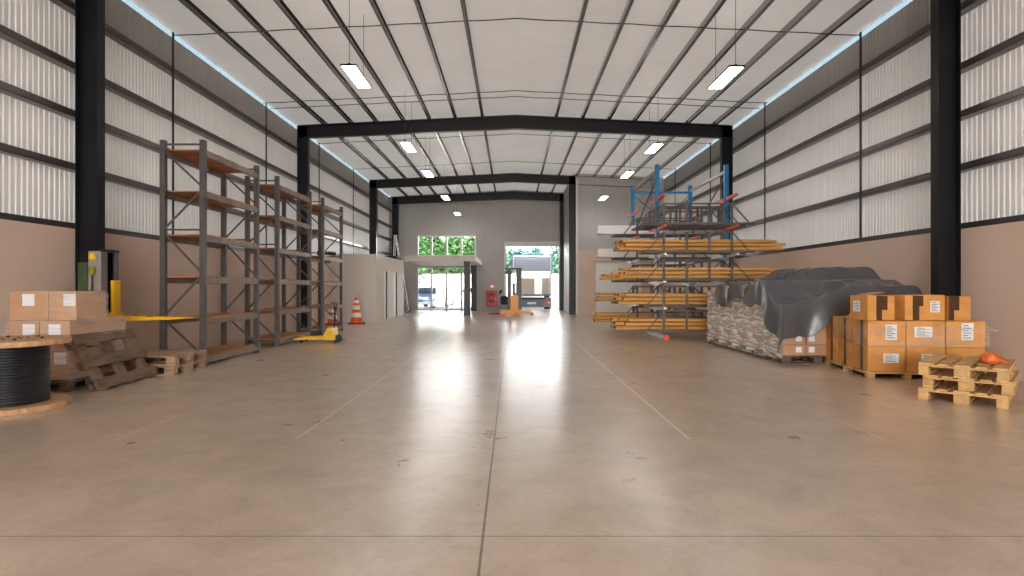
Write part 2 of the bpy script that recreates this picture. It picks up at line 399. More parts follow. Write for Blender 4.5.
# portal frames
def ibeam_col(mb, xa, xb, y0, y1, z0, z1, t=.016):
    mb.span((xa, y0, z0), (xa + t, y1, z1)); mb.span((xb - t, y0, z0), (xb, y1, z1))
    ym = (y0 + y1) / 2; mb.span((xa + t, ym - .006, z0), (xb - t, ym + .006, z1))
def rafter(mb, xa, xb, y0, y1, t=.016):
    top = lambda x: 6.905 - .32 * abs(x - XC) / 6.7
    bot = lambda x: 6.47 - .30 * abs(x - XC) / 6.7
    xs = [xa, XC, xb] if xa < XC < xb else [xa, xb]
    ym = (y0 + y1) / 2
    for a, b in zip(xs, xs[1:]):
        for (f0, o0, o1) in ((top, -t, 0), (bot, 0, t)):
            mb.prism([(a, f0(a) + o0), (b, f0(b) + o0), (b, f0(b) + o1), (a, f0(a) + o1)], lambda x, z: (x, y0, z), lambda x, z: (x, y1, z))
        mb.prism([(a, bot(a)), (b, bot(b)), (b, top(b)), (a, top(a))], lambda x, z: (x, ym - .006, z), lambda x, z: (x, ym + .006, z))
ORD = ['nearest', 'second', 'third', 'farthest']
for i, y in enumerate((9.05, 18.4, 27.7, 32.95)):
    p = thing('portal_frame', '%s black steel portal frame spanning the hall' % ORD[i], 'steel frame', kind='structure')
    b = MB(); ibeam_col(b, -6.95, -6.60, y, y + .18, 0, 6.56); b.span((-6.99, y - .06, 0), (-6.55, y + .24, .02)); b.build('column', 'black', p)
    if i < 3:
        b = MB(); ibeam_col(b, 6.79, 7.14, y, y + .18, 0, 6.56); b.span((6.74, y - .06, 0), (7.15, y + .24, .02)); b.build('column', 'black', p)
    if i >= 2:
        b = MB(); ibeam_col(b, 2.78, 3.1, y, y + .18, 0, 6.78); b.build('column', 'black', p)
    b = MB(); rafter(b, -6.95, 7.14 if i < 3 else 3.0, y, y + .18); b.build('rafter', 'black', p)
    for k, x in enumerate((-6.11, -5.25, -4.43, -3.55, -2.69, -1.85, -.965, 1.44, 2.3, 3.16, 4.0, 4.87, 5.72, 6.6)):
        if i == 3 and x > 2.9: continue
        z = 6.9 - .32 * abs(x - XC) / 6.7
        MB().span((x - .05, y + .02, z), (x + .05, y + .16, z + .10)).build('purlin_shade', 'black', p)  # black blocks standing in for the shaded purlin ends over the rafter

# roof deck, purlins, rods
c = thing('ceiling', 'pale sheet-metal roof deck over the whole hall', 'ceiling', kind='structure')
for a, b_ in ((-7.15, XC), (XC, 7.35)):
    MB().quad((a, Y0 - .1, deck_z(a)), (b_, Y0 - .1, deck_z(b_)), (b_, Y1 + .2, deck_z(b_)), (a, Y1 + .2, deck_z(a))).build('roof_sheet', 'deck', c)
PX = (-6.11, -5.25, -4.43, -3.55, -2.69, -1.85, -.965, 1.44, 2.3, 3.16, 4.0, 4.87, 5.72, 6.6)
for i, x in enumerate(PX):
    z = deck_z(x) - .004; b = MB()
    b.span((x - .035, Y0, z - .135), (x - .028, Y1, z)); b.span((x - .035, Y0, z - .135), (x + .035, Y1, z - .128)); b.span((x - .035, Y0, z - .007), (x + .035, Y1, z)); b.span((x + .028, Y0, z - .135), (x + .035, Y1, z - .11))
    nth = ('first', 'second', 'third', 'fourth', 'fifth', 'sixth', 'seventh')
    lab = ('%s roof purlin counted from the left wall' % nth[i]) if i < 7 else ('%s roof purlin counted from the right wall' % nth[13 - i])
    struct(b.build('purlin', 'galv'), lab, 'purlin')
for i, y in enumerate((7.5, 11.9, 16.25, 16.75, 20.8, 25.3, 29.9)):
    b = MB(); b.tube([(x, y, deck_z(x) - .10 - .012 * math.sin(k * PI / 2) ** 2) for k, x in enumerate([CL + .1 + (CR - CL - .2) * j / 24 for j in range(25)])], .011, 6)
    struct(b.build('sag_rod', 'rod', smooth=True), 'thin dark tie rod crossing under the roof, %s from the front' % ('first', 'second', 'third', 'fourth', 'fifth', 'sixth', 'seventh')[i], 'tie rod')

# partition at the far right bay
p = thing('wall_partition', 'grey and beige cross wall closing the far right bay', 'wall', kind='structure')
MB().span((3.1, 27.74, 3.13), (CR, 27.92, 6.92)).build('upper_sheeting', 'endpanel', p)
MB().span((3.1, 27.72, 0), (CR, 27.92, 3.13)).build('lower_wall', 'plaster', p)
MB().span((3.0, 27.92, 0), (3.1, Y1, 6.92)).build('side_sheeting', 'endpanel_y', p)
struct(MB().span((3.12, 27.68, 0), (3.21, 27.73, 6.6)).build('trim_1', 'white'), 'white vertical edge trim beside the third frame middle column', 'trim')
d3 = thing('door_3', 'white sliding door on the beige cross wall behind the timber rack', 'door', kind='structure')
MB().span((4.07, 27.64, .02), (6.28, 27.70, 2.56), bev=.01).build('door_leaf', 'white', d3)
f = MB(); f.span((4.0, 27.60, 2.56), (6.6, 27.71, 2.63)); f.build('door_rail', 'lightsteel', d3)

# office block and mezzanine
o = thing('office_partition', 'low beige site office with two white doors along the left wall', 'office', kind='structure')
MB().span((XL + .01, 21.75, 0), (-5.3, 27.3, 2.6)).build('office_wall', 'office', o)
b = MB()
for a, c_ in ((21.75, 23.15), (23.8, 24.99), (25.84, 27.3)): b.span((-5.3, a, 0), (-5.2, c_, 2.6))
for a, c_ in ((23.15, 23.8), (24.99, 25.84)): b.span((-5.3, a, 2.0), (-5.2, c_, 2.6))
b.build('side_wall', 'office', o)
for a, c_ in ((23.15, 23.8), (24.99, 25.84)):
    MB().span((-5.29, a + .02, .01), (-5.25, c_ - .14, 1.99)).build('door_leaf', 'white', o)
    MB().span((-5.29, c_ - .13, .01), (-5.22, c_ - .01, 1.99)).build('door_jamb', 'rod', o)
m_ = thing('mezzanine_slab', 'white mezzanine slab over the glazed entrance', 'mezzanine', kind='structure')
MB().span((-5.15, 27.05, 2.6), (-1.75, Y1, 2.84)).build('slab', 'office', m_)
MB().span((-5.13, 27.07, 2.585), (-1.77, Y1, 2.6)).build('soffit', 'white', m_)
for y, x, nm in ((27.1, -2.3, 'front'), (32.3, -2.33, 'rear')):
    b = MB(); ibeam_col(b, x, x + .31, y, y + .2, 0, 2.585); b.span((x + .02, y + .01, 0), (x + .29, y + .03, 2.585)); b.span((x - .04, y - .04, 0), (x + .35, y + .24, .02))
    struct(b.build('pillar', 'black'), '%s short black steel post carrying the mezzanine slab' % nm, 'post')
tag(MB().span((-6.1, 26.2, 2.602), (-5.32, 27.28, 2.78), bev=.015).build('dark_crate', 'black'), 'dark flat box lying on the office roof in front of the ladder', 'box')

# ladder
def ladder():
    t = thing('stepladder', 'tall white aluminium stepladder beyond the site office', 'ladder', (-5.5, 30.2, 0))
    top = Vector((-.70, .1, 4.1))
    for y in (-.28, .28):
        MB().bar((0, y, 0), (top.x, top.y + y * .55, top.z), .03, .05).build('rail', 'white', t)
        MB().bar((-.82, y + .1, 0), (top.x - .04, top.y + y * .55, top.z - .02), .03, .05).build('rear_leg', 'white', t)
        MB().box((0, y, .03), (.09, .09, .06), bev=.01).build('foot', 'rubber', t)
    for k in range(1, 17):
        f = k / 17; pa = top * f
        MB().bar((pa.x, pa.y - .28 * (1 - .45 * f), pa.z), (pa.x, pa.y + .28 * (1 - .45 * f), pa.z), .07, .03).build('rung', 'white', t)
    MB().box((top.x - .02, top.y, top.z), (.16, .42, .06), bev=.01).build('top_cap', 'lightsteel', t)
    MB().bar((.03, -.25, .1), (-.33, -.21, 2.5), .05, .05).build('handrail', 'black', t)
ladder()

# ------------------------------------------------------------------ lamps
def lamp_proto():
    t = thing('panel_light', '', 'light')
    MB().span((-.15, -.01, .0), (.15, 1.16, .035), bev=.006).build('housing', 'black', t)
    MB().span((-.13, .02, -.006), (.13, 1.13, -.001)).build('diffuser', 'lamp', t)
    MB().span((-.11, .08, .037), (.11, 1.07, .041)).build('added_uplight', 'upfill', t)  # added upward glow to brighten the roof deck
    for y in (.06, 1.09):
        MB().span((-.03, y - .02, .035), (.03, y + .02, .07), bev=.005).build('bracket', 'black', t)
        MB().tube([(0, y, .05), (0, y, 1.5)], .005, 6).build('cable', 'rod', t)
    return t
lp = lamp_proto(); used = False
nth = ('second', 'third', 'fourth', 'fifth', 'sixth', 'seventh')
LROW = [(-3.02, y, 5.40) for y in (10.5, 16.0, 19.85, 25.3, 30.9)]
RROW = [(4.15, y, 5.38) for y in (10.5, 16.1, 19.95, 25.3)]
def put_lamp(x, y, z, label, group):
    global used
    o = lp if not used else dup(lp)
    o.location = (x, y, z)
    used = True; o['label'] = label; o['group'] = group
    for ch in o.children:
        if ch.name.startswith('cable'):
            ch.scale.z = (deck_z(x) - z - .01) / 1.5
    return o
wh = ['nearest', 'second nearest', 'third nearest', 'fourth nearest', 'farthest']
for i, (x, y, z) in enumerate(LROW): put_lamp(x, y, z, '%s hanging panel light in the row on the side of the grey racks' % wh[i], 'ceiling lights left row')
for i, (x, y, z) in enumerate(RROW): put_lamp(x, y, z, '%s hanging panel light in the row on the side of the timber rack' % (wh[i] if i < 3 else 'farthest'), 'ceiling lights right row')

# ------------------------------------------------------------------ pallets
def pallet(label, loc, rz, m, L=1.2, W=.8, group='wooden pallets'):
    t = thing('pallet', label, 'pallet', loc, rz, group)
    k = L / 1.2; kw = W / .8
    for y, w in ((-.3275, .145), (-.1725, .10), (0, .145), (.1725, .10), (.3275, .145)):
        MB().box((0, y * kw, .133), (L, w * kw, .022), bev=.003).build('deck_board', m, t)
    for x in (-.5275, 0, .5275):
        MB().box((x * k, 0, .111), (.145, W, .022), bev=.003).build('cross_board', m, t)
        for y in (-.35, 0, .35):
            MB().box((x * k, y * kw, .061), (.145, .10 if y else .145, .078), bev=.004).build('block', m, t)
    for y in (-.35, 0, .35):
        MB().box((0, y * kw, .011), (L, .10 if y else .145, .022), bev=.003).build('bottom_board', m, t)
    return t
def along(px, py, qx, qy): return math.atan2(qy - py, qx - px)

# right: three fresh pallets stacked, deck boards running away from the viewer
ang = math.atan2(.72, .70)
cx, cy = 5.03 + .6 * math.cos(ang) , 6.37 + .6 * math.sin(ang)
for i, (dx, dy, lab) in enumerate(((0, 0, 'bottom'), (.07, .02, 'middle'), (.005, .0, 'top'))):
    pallet('%s fresh pallet of the stack of three beside the orange cartons' % lab, (cx + dx, cy + dy, .144 * i), ang, 'newwood')
# orange gloves on the stack
t = thing('work_gloves', 'crumpled orange work gloves on top of the fresh pallet stack', 'gloves', (5.50, 6.52, .432), .3)
def blob(mb, c, r, seed, n=20, m=12, amp=.25):
    c = Vector(c)
    def fn(i, j):
        th = 2 * PI * i / (n - 1); ph = PI * j / (m - 1)
        d = Vector((math.sin(ph) * math.cos(th), math.sin(ph) * math.sin(th), math.cos(ph)))
        k = 1 + amp * mnoise.noise(d * 2.2 + Vector((seed, 0, 0))) + amp * .5 * mnoise.noise(d * 5 + Vector((0, seed, 0)))
        q = Vector((d.x * r[0], d.y * r[1], d.z * r[2])) * k
        q.z = max(q.z, -c.z + .002)
        return c + q
    mb.grid(n, m, fn); bmesh.ops.remove_doubles(mb.bm, verts=mb.bm.verts, dist=1e-5)
    return mb
b = MB(); blob(b, (-.04, 0, .055), (.085, .08, .072), 3, amp=.5); b.build('glove', 'orangecloth', t, smooth=True, ang=80)
b = MB(); blob(b, (.07, .02, .045), (.06, .065, .06), 9, amp=.5)
for k in range(4): b.tube([(.07 + .012 * k, -.03 - .004 * k, .03), (.08 + .014 * k, -.065, .032), (.08 + .012 * k, -.095, .014)], [.013, .012, .009], 8)
b.build('glove', 'orangecloth', t, smooth=True, ang=80)
t2 = thing('label_roll', 'small white roll lying beside the orange gloves', 'roll', (5.68, 6.66, .432), .9)
MB().tube([(-.05, 0, .018), (.04, 0, .018)], .018, 14).build('roll', 'paper', t2, smooth=True)
MB().tube([(.04, 0, .018), (.055, 0, .018)], .013, 12).build('core', 'green', t2, smooth=True)

# left: two grey pallets in front of the racks
for i, lab in enumerate(('lower', 'upper')):
    pallet('%s of two grey pallets stacked flat in front of the first rack' % lab, (-5.62 + .015 * i, 8.89, .144 * i), .0 + .01 * i, 'greywood', 1.2, .90)
# leaning old pallet
t = thing('old_pallet', 'dark weathered pallet leaning against the wrapped cartons', 'pallet', (-5.15, 7.74, .0), 0.0)
piv = Matrix.Rotation(math.radians(-29), 3, 'Y')      # local z leans towards -x
rzm = Matrix.Rotation(math.radians(4), 3, 'Z')
def lean(p): return rzm @ (piv @ Vector(p))
def lbox(mb, c, d): mb.box(lean(c), d, rot=rzm @ piv, bev=.004)
for z, w in ((.075, .14), (.38, .15), (.70, .14)):
    b = MB(); lbox(b, (0, 0, z + .04), (.025, 1.3, w)); b.build('face_board', 'oldwood', t)
for y in (-.50, 0, .50):
    b = MB(); lbox(b, (-.06, y, .40), (.09, .10, .78)); b.build('stringer', 'oldwood', t)
for z in (.10, .42, .72):
    b = MB(); lbox(b, (-.117, 0, z), (.022, 1.25, .12)); b.build('back_board', 'oldwood', t)

# ------------------------------------------------------------------ cartons
def carton(label, loc, rz, w, d, h, m='card', stickers=(), tapes=(), marks=(), flaps=False, group=None):
    """origin at the middle of the base; faces: f (-y), l (-x), r (+x)"""
    t = thing('carton', label, 'carton', loc, rz, group)
    MB().box((0, 0, h / 2), (w - .006, d - .006, h - .004), bev=.006, seg=2).build('body', m, t, smooth=True)
    def on(face, u, v, sw, sh, e):
        mb = MB()
        if face == 'f': mb.span((u - sw / 2, -d / 2 - e, v - sh / 2), (u + sw / 2, -d / 2 + .003, v + sh / 2))
        if face == 'l': mb.span((-w / 2 - e, u - sw / 2, v - sh / 2), (-w / 2 + .003, u + sw / 2, v + sh / 2))
        if face == 'r': mb.span((w / 2 - .003, u - sw / 2, v - sh / 2), (w / 2 + e, u + sw / 2, v + sh / 2))
        if face == 't': mb.span((u - sw / 2, v - sh / 2, h - .004), (u + sw / 2, v + sh / 2, h + e))
        return mb
    for (fc, u, v, sw, sh, pr) in stickers:
        st = on(fc, u, v, sw, sh, .0015).build('sticker', 'paper', t, label='white paper sticker')
        if pr:
            k = MB()
            rows = 6
            for r in range(rows):
                zz = v + sh * (.36 - .72 * r / (rows - 1)); ww = sw * (.7 if r % 2 else .45)
                c0 = u - sw * .38 + ww / 2
                if fc == 'f': k.span((c0 - ww / 2, -d / 2 - .003, zz - sh * .025), (c0 + ww / 2, -d / 2 - .001, zz + sh * .025))
                if fc == 'l': k.span((-w / 2 - .003, c0 - ww / 2, zz - sh * .025), (-w / 2 - .001, c0 + ww / 2, zz + sh * .025))
            k.build('print', 'ink', st)
    for (fc, u, v, sw, sh) in tapes: on(fc, u, v, sw, sh, .001).build('tape', 'tape', t, label='dark packing tape')
    for (fc, u, v, sw, sh) in marks: on(fc, u, v, sw, sh, .001).build('print_mark', 'redink', t)
    if flaps:
        b = MB(); b.bar((-w / 2 + .02, -.05, h + .002), (w / 2 - .02, -.02, h + .004), d * .3, .004); b.bar((-w / 2 + .05, .0, h + .01), (w / 2 - .02, .1, h + .045), d * .42, .004)
        b.build('flap', m, t)
    return t

# left wrapped stack on a dark pallet
pallet('dark pallet under the wrapped brown cartons behind the cable drum', (-6.05, 7.62, 0), PI / 2, 'darkpal', 1.0, 1.0)
LX0, LX1 = -6.31, -5.55
Z1, Z2, Z3, Z4 = .145, .52, .895, 1.265
def q(u, v, s=.15): return ('f', u, v, s, s, False)
carton('lowest brown carton of the wrapped stack, beside the cable drum', (-5.74, 7.62, Z1), 0, .38, .96, .372, stickers=[q(.07, .27)], group='brown cartons left')
carton('lowest inner brown carton hidden behind the cable drum', (-6.13, 7.62, Z1), 0, .38, .96, .372, group='brown cartons left')
carton('middle-row brown carton nearest the wall in the wrapped stack', (-6.125, 7.62, Z2), 0, .38, .96, .372, stickers=[q(.06, .25)], group='brown cartons left')
carton('middle-row brown carton nearest the leaning pallet in the wrapped stack', (-5.74, 7.63, Z2), 0, .38, .98, .372, stickers=[q(.0, .25)], group='brown cartons left')
carton('top brown carton nearest the wall in the wrapped stack', (-6.065, 7.40, Z3), 0, .49, .53, .368, stickers=[q(.0, .255)], group='brown cartons left')
carton('top brown carton with red marks near the leaning pallet', (-5.64, 7.40, Z3), 0, .355, .53, .368, stickers=[q(.09, .255)],
       marks=[('r', .06 + .045 * k, .335, .022, .022) for k in range(4)], group='brown cartons left')
def wavy_wrap(x0, x1, y0, y1, z0, z1, amp, seed, nz=10, r=.03, sag=0.):
    per = []
    n = 14
    cs = [(x0, y0), (x1, y0), (x1, y1), (x0, y1)]
    for (a, b_) in zip(cs, cs[1:] + cs[:1]):
        for k in range(n): per.append((a[0] + (b_[0] - a[0]) * k / n, a[1] + (b_[1] - a[1]) * k / n))
    mb = MB(); N_ = len(per); mx, my = (x0 + x1) / 2, (y0 + y1) / 2
    def fn(i, j):
        x, y = per[i % N_]; z = z0 + (z1 - z0) * j / (nz - 1)
        d = amp * (.5 + .5 * mnoise.noise(Vector((x * 3 + seed, y * 3, z * 7)))) + .004
        dx, dy = x - mx, y - my
        ex, ey = abs(dx) / ((x1 - x0) / 2), abs(dy) / ((y1 - y0) / 2)
        x += math.copysign(d, dx) * (1 if ex > .99 else 0); y += math.copysign(d, dy) * (1 if ey > .99 else 0)
        return (x, y, z - sag * math.sin(i * 1.3 + seed) * (.5 if j else 0))
    mb.grid(N_ + 1, nz, fn); return mb
tag(wavy_wrap(-6.33, -5.53, 7.13, 8.12, .1, .90, .014, 3).build('stretch_film', 'filmc', smooth=True, ang=80), 'clear stretch film wound round the lower brown cartons', 'film')
tag(wavy_wrap(-5.83, -5.455, 7.128, 7.67, .86, 1.24, .008, 8, 6).build('stretch_film', 'filmc', smooth=True, ang=80), 'clear stretch film round the top brown carton with red marks', 'film')

# cable drum
t = thing('cable_drum', 'wooden cable drum wound with black cable', 'cable drum', (-5.43, 6.17, 0))
def flange(z, nm):
    b = MB(); b.lathe([(0, 0), (.515, 0), (.522, .008), (.522, .052), (.515, .06), (0, .06)], 48, (0, 0, z)); return b.build(nm, 'spoolwood', t, smooth=True)
fl = flange(0, 'bottom_flange'); ft = flange(.69, 'top_flange')
prof = [(0, .06)]
for k in range(21): prof += [(.318, .062 + .03 * k), (.330, .067 + .03 * k), (.333, .077 + .03 * k), (.330, .086 + .03 * k)]
prof += [(.3, .69), (0, .69)]
MB().lathe(prof, 56).build('cable_winding', 'cable', t, smooth=True, ang=60)
for k in range(6):
    a = k * PI / 3 + .3
    MB().lathe([(0, 0), (.016, 0), (.016, .012), (.006, .018), (0, .018)], 10, (.28 * math.cos(a), .28 * math.sin(a), .75)).build('bolt', 'rubber', t, smooth=True)
    MB().lathe([(0, 0), (.012, 0), (.012, .008), (0, .008)], 8, (.14 * math.cos(a + .5), .14 * math.sin(a + .5), .75)).build('bolt', 'rubber', t)

# hand stacker with raised yellow forks behind the cartons
t = thing('hand_stacker', 'grey and yellow hand stacker with raised forks before the nearest column', 'stacker', (-6.33, 8.83, 0))
for y in (-.12, .12):
    MB().span((.05, y - .02, .06), (.13, y + .02, 1.86), bev=.006).build('mast_rail', 'rack', t)
MB().span((.04, -.15, 1.85), (.14, .15, 1.89), bev=.006).build('mast_crossbar', 'black', t)
MB().span((.075, -.10, .4), (.08, .10, 1.85)).build('guard_screen', 'glass', t)
MB().span((-.26, -.16, .10), (.04, .16, .62), bev=.03).build('drive_housing', 'yellow', t)
MB().span((-.20, -.07, .62), (.02, .07, 1.87), bev=.01).build('rear_panel', 'lightsteel', t)
MB().span((-.37, -.06, .62), (-.22, .10, 1.70), bev=.01).build('battery_box', 'green', t)
MB().lathe([(0, 0), (.045, 0), (.05, .05), (.045, .10), (0, .12)], 16, (-.10, -.11, 1.73)).build('beacon', 'yellow', t, smooth=True)
MB().lathe([(0, 0), (.02, .0), (.045, .04), (.045, .10), (.03, .13), (0, .13)], 16, (-.10, -.12, 1.50)).build('pulley', 'lime', t, smooth=True)
MB().tube([(-.10, -.12, .9), (-.10, -.12, 1.5)], .012).build('lift_cable', 'rod', t)
MB().span((.13, -.05, .80), (.18, .12, 1.42), bev=.01).build('fork_carriage', 'yellow', t)
MB().span((.13, -.16, .78), (.20, .16, .92), bev=.01).build('carriage_bar', 'yellow', t)
for y in (-.11, .11):
    MB().prism([(.15, .875), (.15, .79), (.25, .79), (1.30, .825), (1.30, .84), (.3, .87)], lambda x, z: (x, y - .05, z), lambda x, z: (x, y + .05, z)).build('fork', 'yellow', t)
    for k, x in enumerate((.42, .78)):
        MB().box((x, y, .866), (.05, .09, .008)).build('wear_mark', 'rubber', t)
    MB().span((-.1, y - .04, .03), (.12, y + .04, .11), bev=.005).build('support_leg', 'yellow', t)
    MB().tube([(-.12, y - .03, .05), (-.12, y + .03, .05)], .05, 16).build('wheel', 'rubber', t, smooth=True)

# ------------------------------------------------------------------ grey shelving racks
SH = (.145, .79, 1.48, 2.18, 2.91, 3.60)
def upright_frame(t, y, Hh, D=.66):
    f_, r_ = 0., -D
    for x in (f_, r_):
        b = MB(); b.span((x - .045, y - .04, .012), (x + .045, y + .04, Hh), bev=.006); b.span((x - .065, y - .06, 0), (x + .065, y + .06, .012))
        b.build('upright', 'rack', t)
    zs = [(3.69, 3.69), (3.56, 3.00), (2.30, 2.92), (2.27, 2.27), (2.2, 1.56), (.85, 1.5), (.76, .2)]
    for za, zb in zs: MB().bar((r_ + .03, y, za), (f_ - .03, y, zb), .022, .03).build('brace', 'rack', t)
def shelf_rack(label, loc, Ln, Hh):
    t = thing('shelving_rack', label, 'rack', loc, 0, 'grey shelving racks')
    upright_frame(t, 0, Hh); upright_frame(t, Ln, Hh)
    for z in SH:
        s = MB().span((-.02 + .0, .03, z - .10), (.035, Ln - .03, z - .005), bev=.004).build('shelf_beam', 'beam', t)
        MB().span((-.70, .03, z - .10), (-.645, Ln - .03, z - .005), bev=.004).build('shelf_beam', 'beam', t)
        n = 10; st = (Ln - .1) / n
        for k in range(n):
            MB().box((-.33 + random.uniform(-.012, .012), .05 + st * (k + .5), z + .008), (.69, st - .012, .024), bev=.003).build('shelf_board', 'board', t)
    return t
shelf_rack('tall grey shelving rack nearest the viewer, empty wooden shelves', (-5.14, 9.47, 0), 1.98, 3.76)
shelf_rack('middle one of three tall grey shelving racks with empty wooden shelves', (-5.23, 12.67, 0), 2.03, 3.79)
shelf_rack('farthest grey shelving rack, with a dark roll on its third-highest shelf', (-5.24, 15.73, 0), 1.74, 3.79)
t = thing('dark_roll', 'dark rolled sheet lying on a shelf of the farthest grey rack', 'roll', (-5.34, 16.6, 2.25))
MB().tube([(-.26, -.25, .06), (.02, -.1, .06), (.1, .2, .06)], .055, 14).build('roll', 'rubber', t, smooth=True)
MB().tube([(-.1, -.26, .055), (.02, -.23, .055)], .045, 12).build('core', 'cradle', t, smooth=True)
bpy.context.view_layer.update()

# cones
def cone(label, loc, H_, bw):
    t = thing('traffic_cone', label, 'traffic cone', loc, .3, 'traffic cones')
    b = MB(); b.box((0, 0, .02), (bw, bw, .04), bev=.012); b.build('base', 'rubber', t)
    R0, R1 = bw * .37, .06
    rad = lambda f: R0 + (R1 - R0) * f
    zz = lambda f: .04 + (H_ - .04) * f
    bands = [('cone', 0, .22), ('conew', .22, .40), ('cone', .40, .52), ('conew', .52, .68), ('cone', .68, .78), ('conew', .78, .88), ('cone', .88, 1.)]
    for mm, a, c_ in bands:
        pr = [(rad(a), zz(a)), (rad(c_), zz(c_))]
        if c_ == 1.: pr.append((0, zz(1.)))
        if a == 0: pr.insert(0, (R0 + .03, .04))
        MB().lathe(pr, 28).build('sleeve' if mm == 'conew' else 'cone_body', mm, t, smooth=True)
    return t
cone('tall orange and white traffic cone against the office front', (-5.66, 20.7, 0), .96, .6)
cone('smaller orange and white traffic cone behind the pallet jack', (-6.36, 20.2, 0), .8, .5)

# pallet jack
t = thing('pallet_jack', 'yellow hand pallet jack beside the farthest grey rack', 'pallet jack', (-4.30, 13.65, 0), .06)
for y in (-.18, .18):
    MB().prism([(-.1, .17), (-.1, .10), (-.76, .10), (-.84, .10), (-.84, .13), (-.76, .155)], lambda x, z: (x, y - .075, z * .85), lambda x, z: (x, y + .075, z * .85)).build('fork', 'yellow', t)
    MB().tube([(-.68, y - .04, .042), (-.68, y + .04, .042)], .04, 14).build('load_roller', 'rubber', t, smooth=True)
MB().prism([(-.16, .07), (.1, .07), (.1, .16), (.04, .36), (-.06, .38), (-.16, .2)], lambda x, z: (x, -.22, z), lambda x, z: (x, .22, z)).build('pump_body', 'yellow', t)
for y in (-.1, .1): MB().tube([(.1, y - .03, .09), (.1, y + .03, .09)], .09, 20).build('steer_wheel', 'rubber', t, smooth=True)
MB().tube([(.02, 0, .3), (.05, 0, .5), (.06, 0, .86)], .02, 10).build('tiller', 'rubber', t, smooth=True)
MB().tube([(.06, 0, .72), (.06, -.1, .78), (.06, -.12, .88), (.06, -.06, .95), (.06, .06, .95), (.06, .12, .88), (.06, .1, .78), (.06, 0, .72)], .014, 8).build('grip_loop', 'rubber', t, smooth=True)

# ------------------------------------------------------------------ cantilever rack with formwork timber
UX = (3.93, 5.79); UYA, UYB = 15.4, 18.5
LV = (.16, .80, 1.48, 2.20, 2.93, 3.74)
t = thing('cantilever_rack', 'tall blue cantilever rack with orange arms loaded with yellow timber', 'rack', (0, 0, 0))
for y in (UYA, UYB):
    for x in UX:
        b = MB(); ibeam_col(b, x - .05, x + .05, y - .07, y + .07, 2.1, 4.63, .02); b.span((x - .04, y - .072, 2.1), (x + .04, y - .06, 4.63)); b.build('upright', 'blue', t)
        b = MB(); ibeam_col(b, x - .05, x + .05, y - .07, y + .07, .1, 2.1, .02); b.build('upright_daylit', 'whitedaylit', t, label='lower section of the blue upright, whitened with painted daylight glare')  # lower upright coloured white to imitate door light on blue steel
        b = MB(); b.span((x - .06, y - .88, 0), (x + .06, y + .88, .10), bev=.005); f = b.build('foot_beam', 'whitedaylit', t)
        MB().span((x - .065, y - .92, 0), (x + .065, y - .84, .11), bev=.005).build('end_cap', 'orange_arm', f)
        for i, z in enumerate(LV):
            for s in (-1, 1):
                L_ = .70 if i < 5 else .62
                b = MB(); b.prism([(y + s * .11, z - .10), (y + s * .11, z), (y + s * (.11 + L_), z + .0), (y + s * (.11 + L_), z - .05)], lambda yy, zz_: (x - .04, yy, zz_), lambda yy, zz_: (x + .04, yy, zz_))
                if i: b.build('arm', 'whitedaylit' if i < 4 else 'orange_arm', t)  # lower arms coloured white to imitate overexposed daylight
    for z in ((4.4, 2.75, .5) if y == UYB else (.5,)):
        MB().bar((UX[0], y, z), (UX[1], y, z), .05, .07).build('tie_beam', 'blue', t)
    for (za, zb) in ((4.3, 2.85), (2.1, .6)):
        for k in (0, 1):
            if y == UYA and za > 3 : continue
            MB().bar((UX[k], y + .03 * (k * 2 - 1), za), (UX[1 - k], y + .03 * (k * 2 - 1), zb), .025, .025).build('cross_brace', 'cradle', t)
for x in UX:
    for z in (4.45,): MB().bar((x, UYA + .11, z), (x, UYB - .11, z), .07, .08).build('spacer_beam', 'lightsteel', t)
    MB().bar((x, UYA + .11, 4.3), (x, UYB - .11, 3.0), .03, .03).build('spacer_brace', 'cradle', t)

def cradle(label, yc, z, x0=3.40, x1=6.25):
    t = thing('stacking_cradle', label, 'cradle', (0, 0, 0), 0, 'dark steel cradles on the blue rack')
    for y in (yc - .29, yc + .29):
        MB().span((x0, y - .03, z), (x1, y + .03, z + .06), bev=.004).build('bottom_rail', 'cradle', t)
        for x in (3.91, 4.50, 5.08, 5.66): MB().span((x - .03, y - .03, z + .06), (x + .03, y + .03, z + .52)).build('post', 'cradle', t)
        MB().span((3.885, y - .025, z + .52), (5.685, y + .025, z + .56)).build('top_rail', 'cradle', t)
        for a, b_ in ((3.89, 3.49), (5.68, 6.10)): MB().bar((a, y, z + .53), (b_, y, z + .06), .03, .03).build('end_strut', 'cradle', t)
    for x in (3.6, 4.5, 5.1, 6.0): MB().span((x - .03, yc - .32, z + .0), (x + .03, yc + .32, z + .05)).build('cross_bar', 'cradle', t)
ln = ('lowest', 'second', 'third', 'fourth', 'fifth')
YFA, YRA, YFB = 14.95, 15.88, 18.06
for i in range(5):
    cradle('dark steel cradle on the %s arms facing the viewer, front rack row' % ln[i], YFA, LV[i] + .002)
cradle('empty dark steel cradle on the fifth arms, wall side of front row', YRA, LV[4] + .002)
for i in range(5):
    cradle('dark steel cradle on the %s arms of the rear rack row' % ln[i], YFB, LV[i] + .002, 3.2, 6.2)

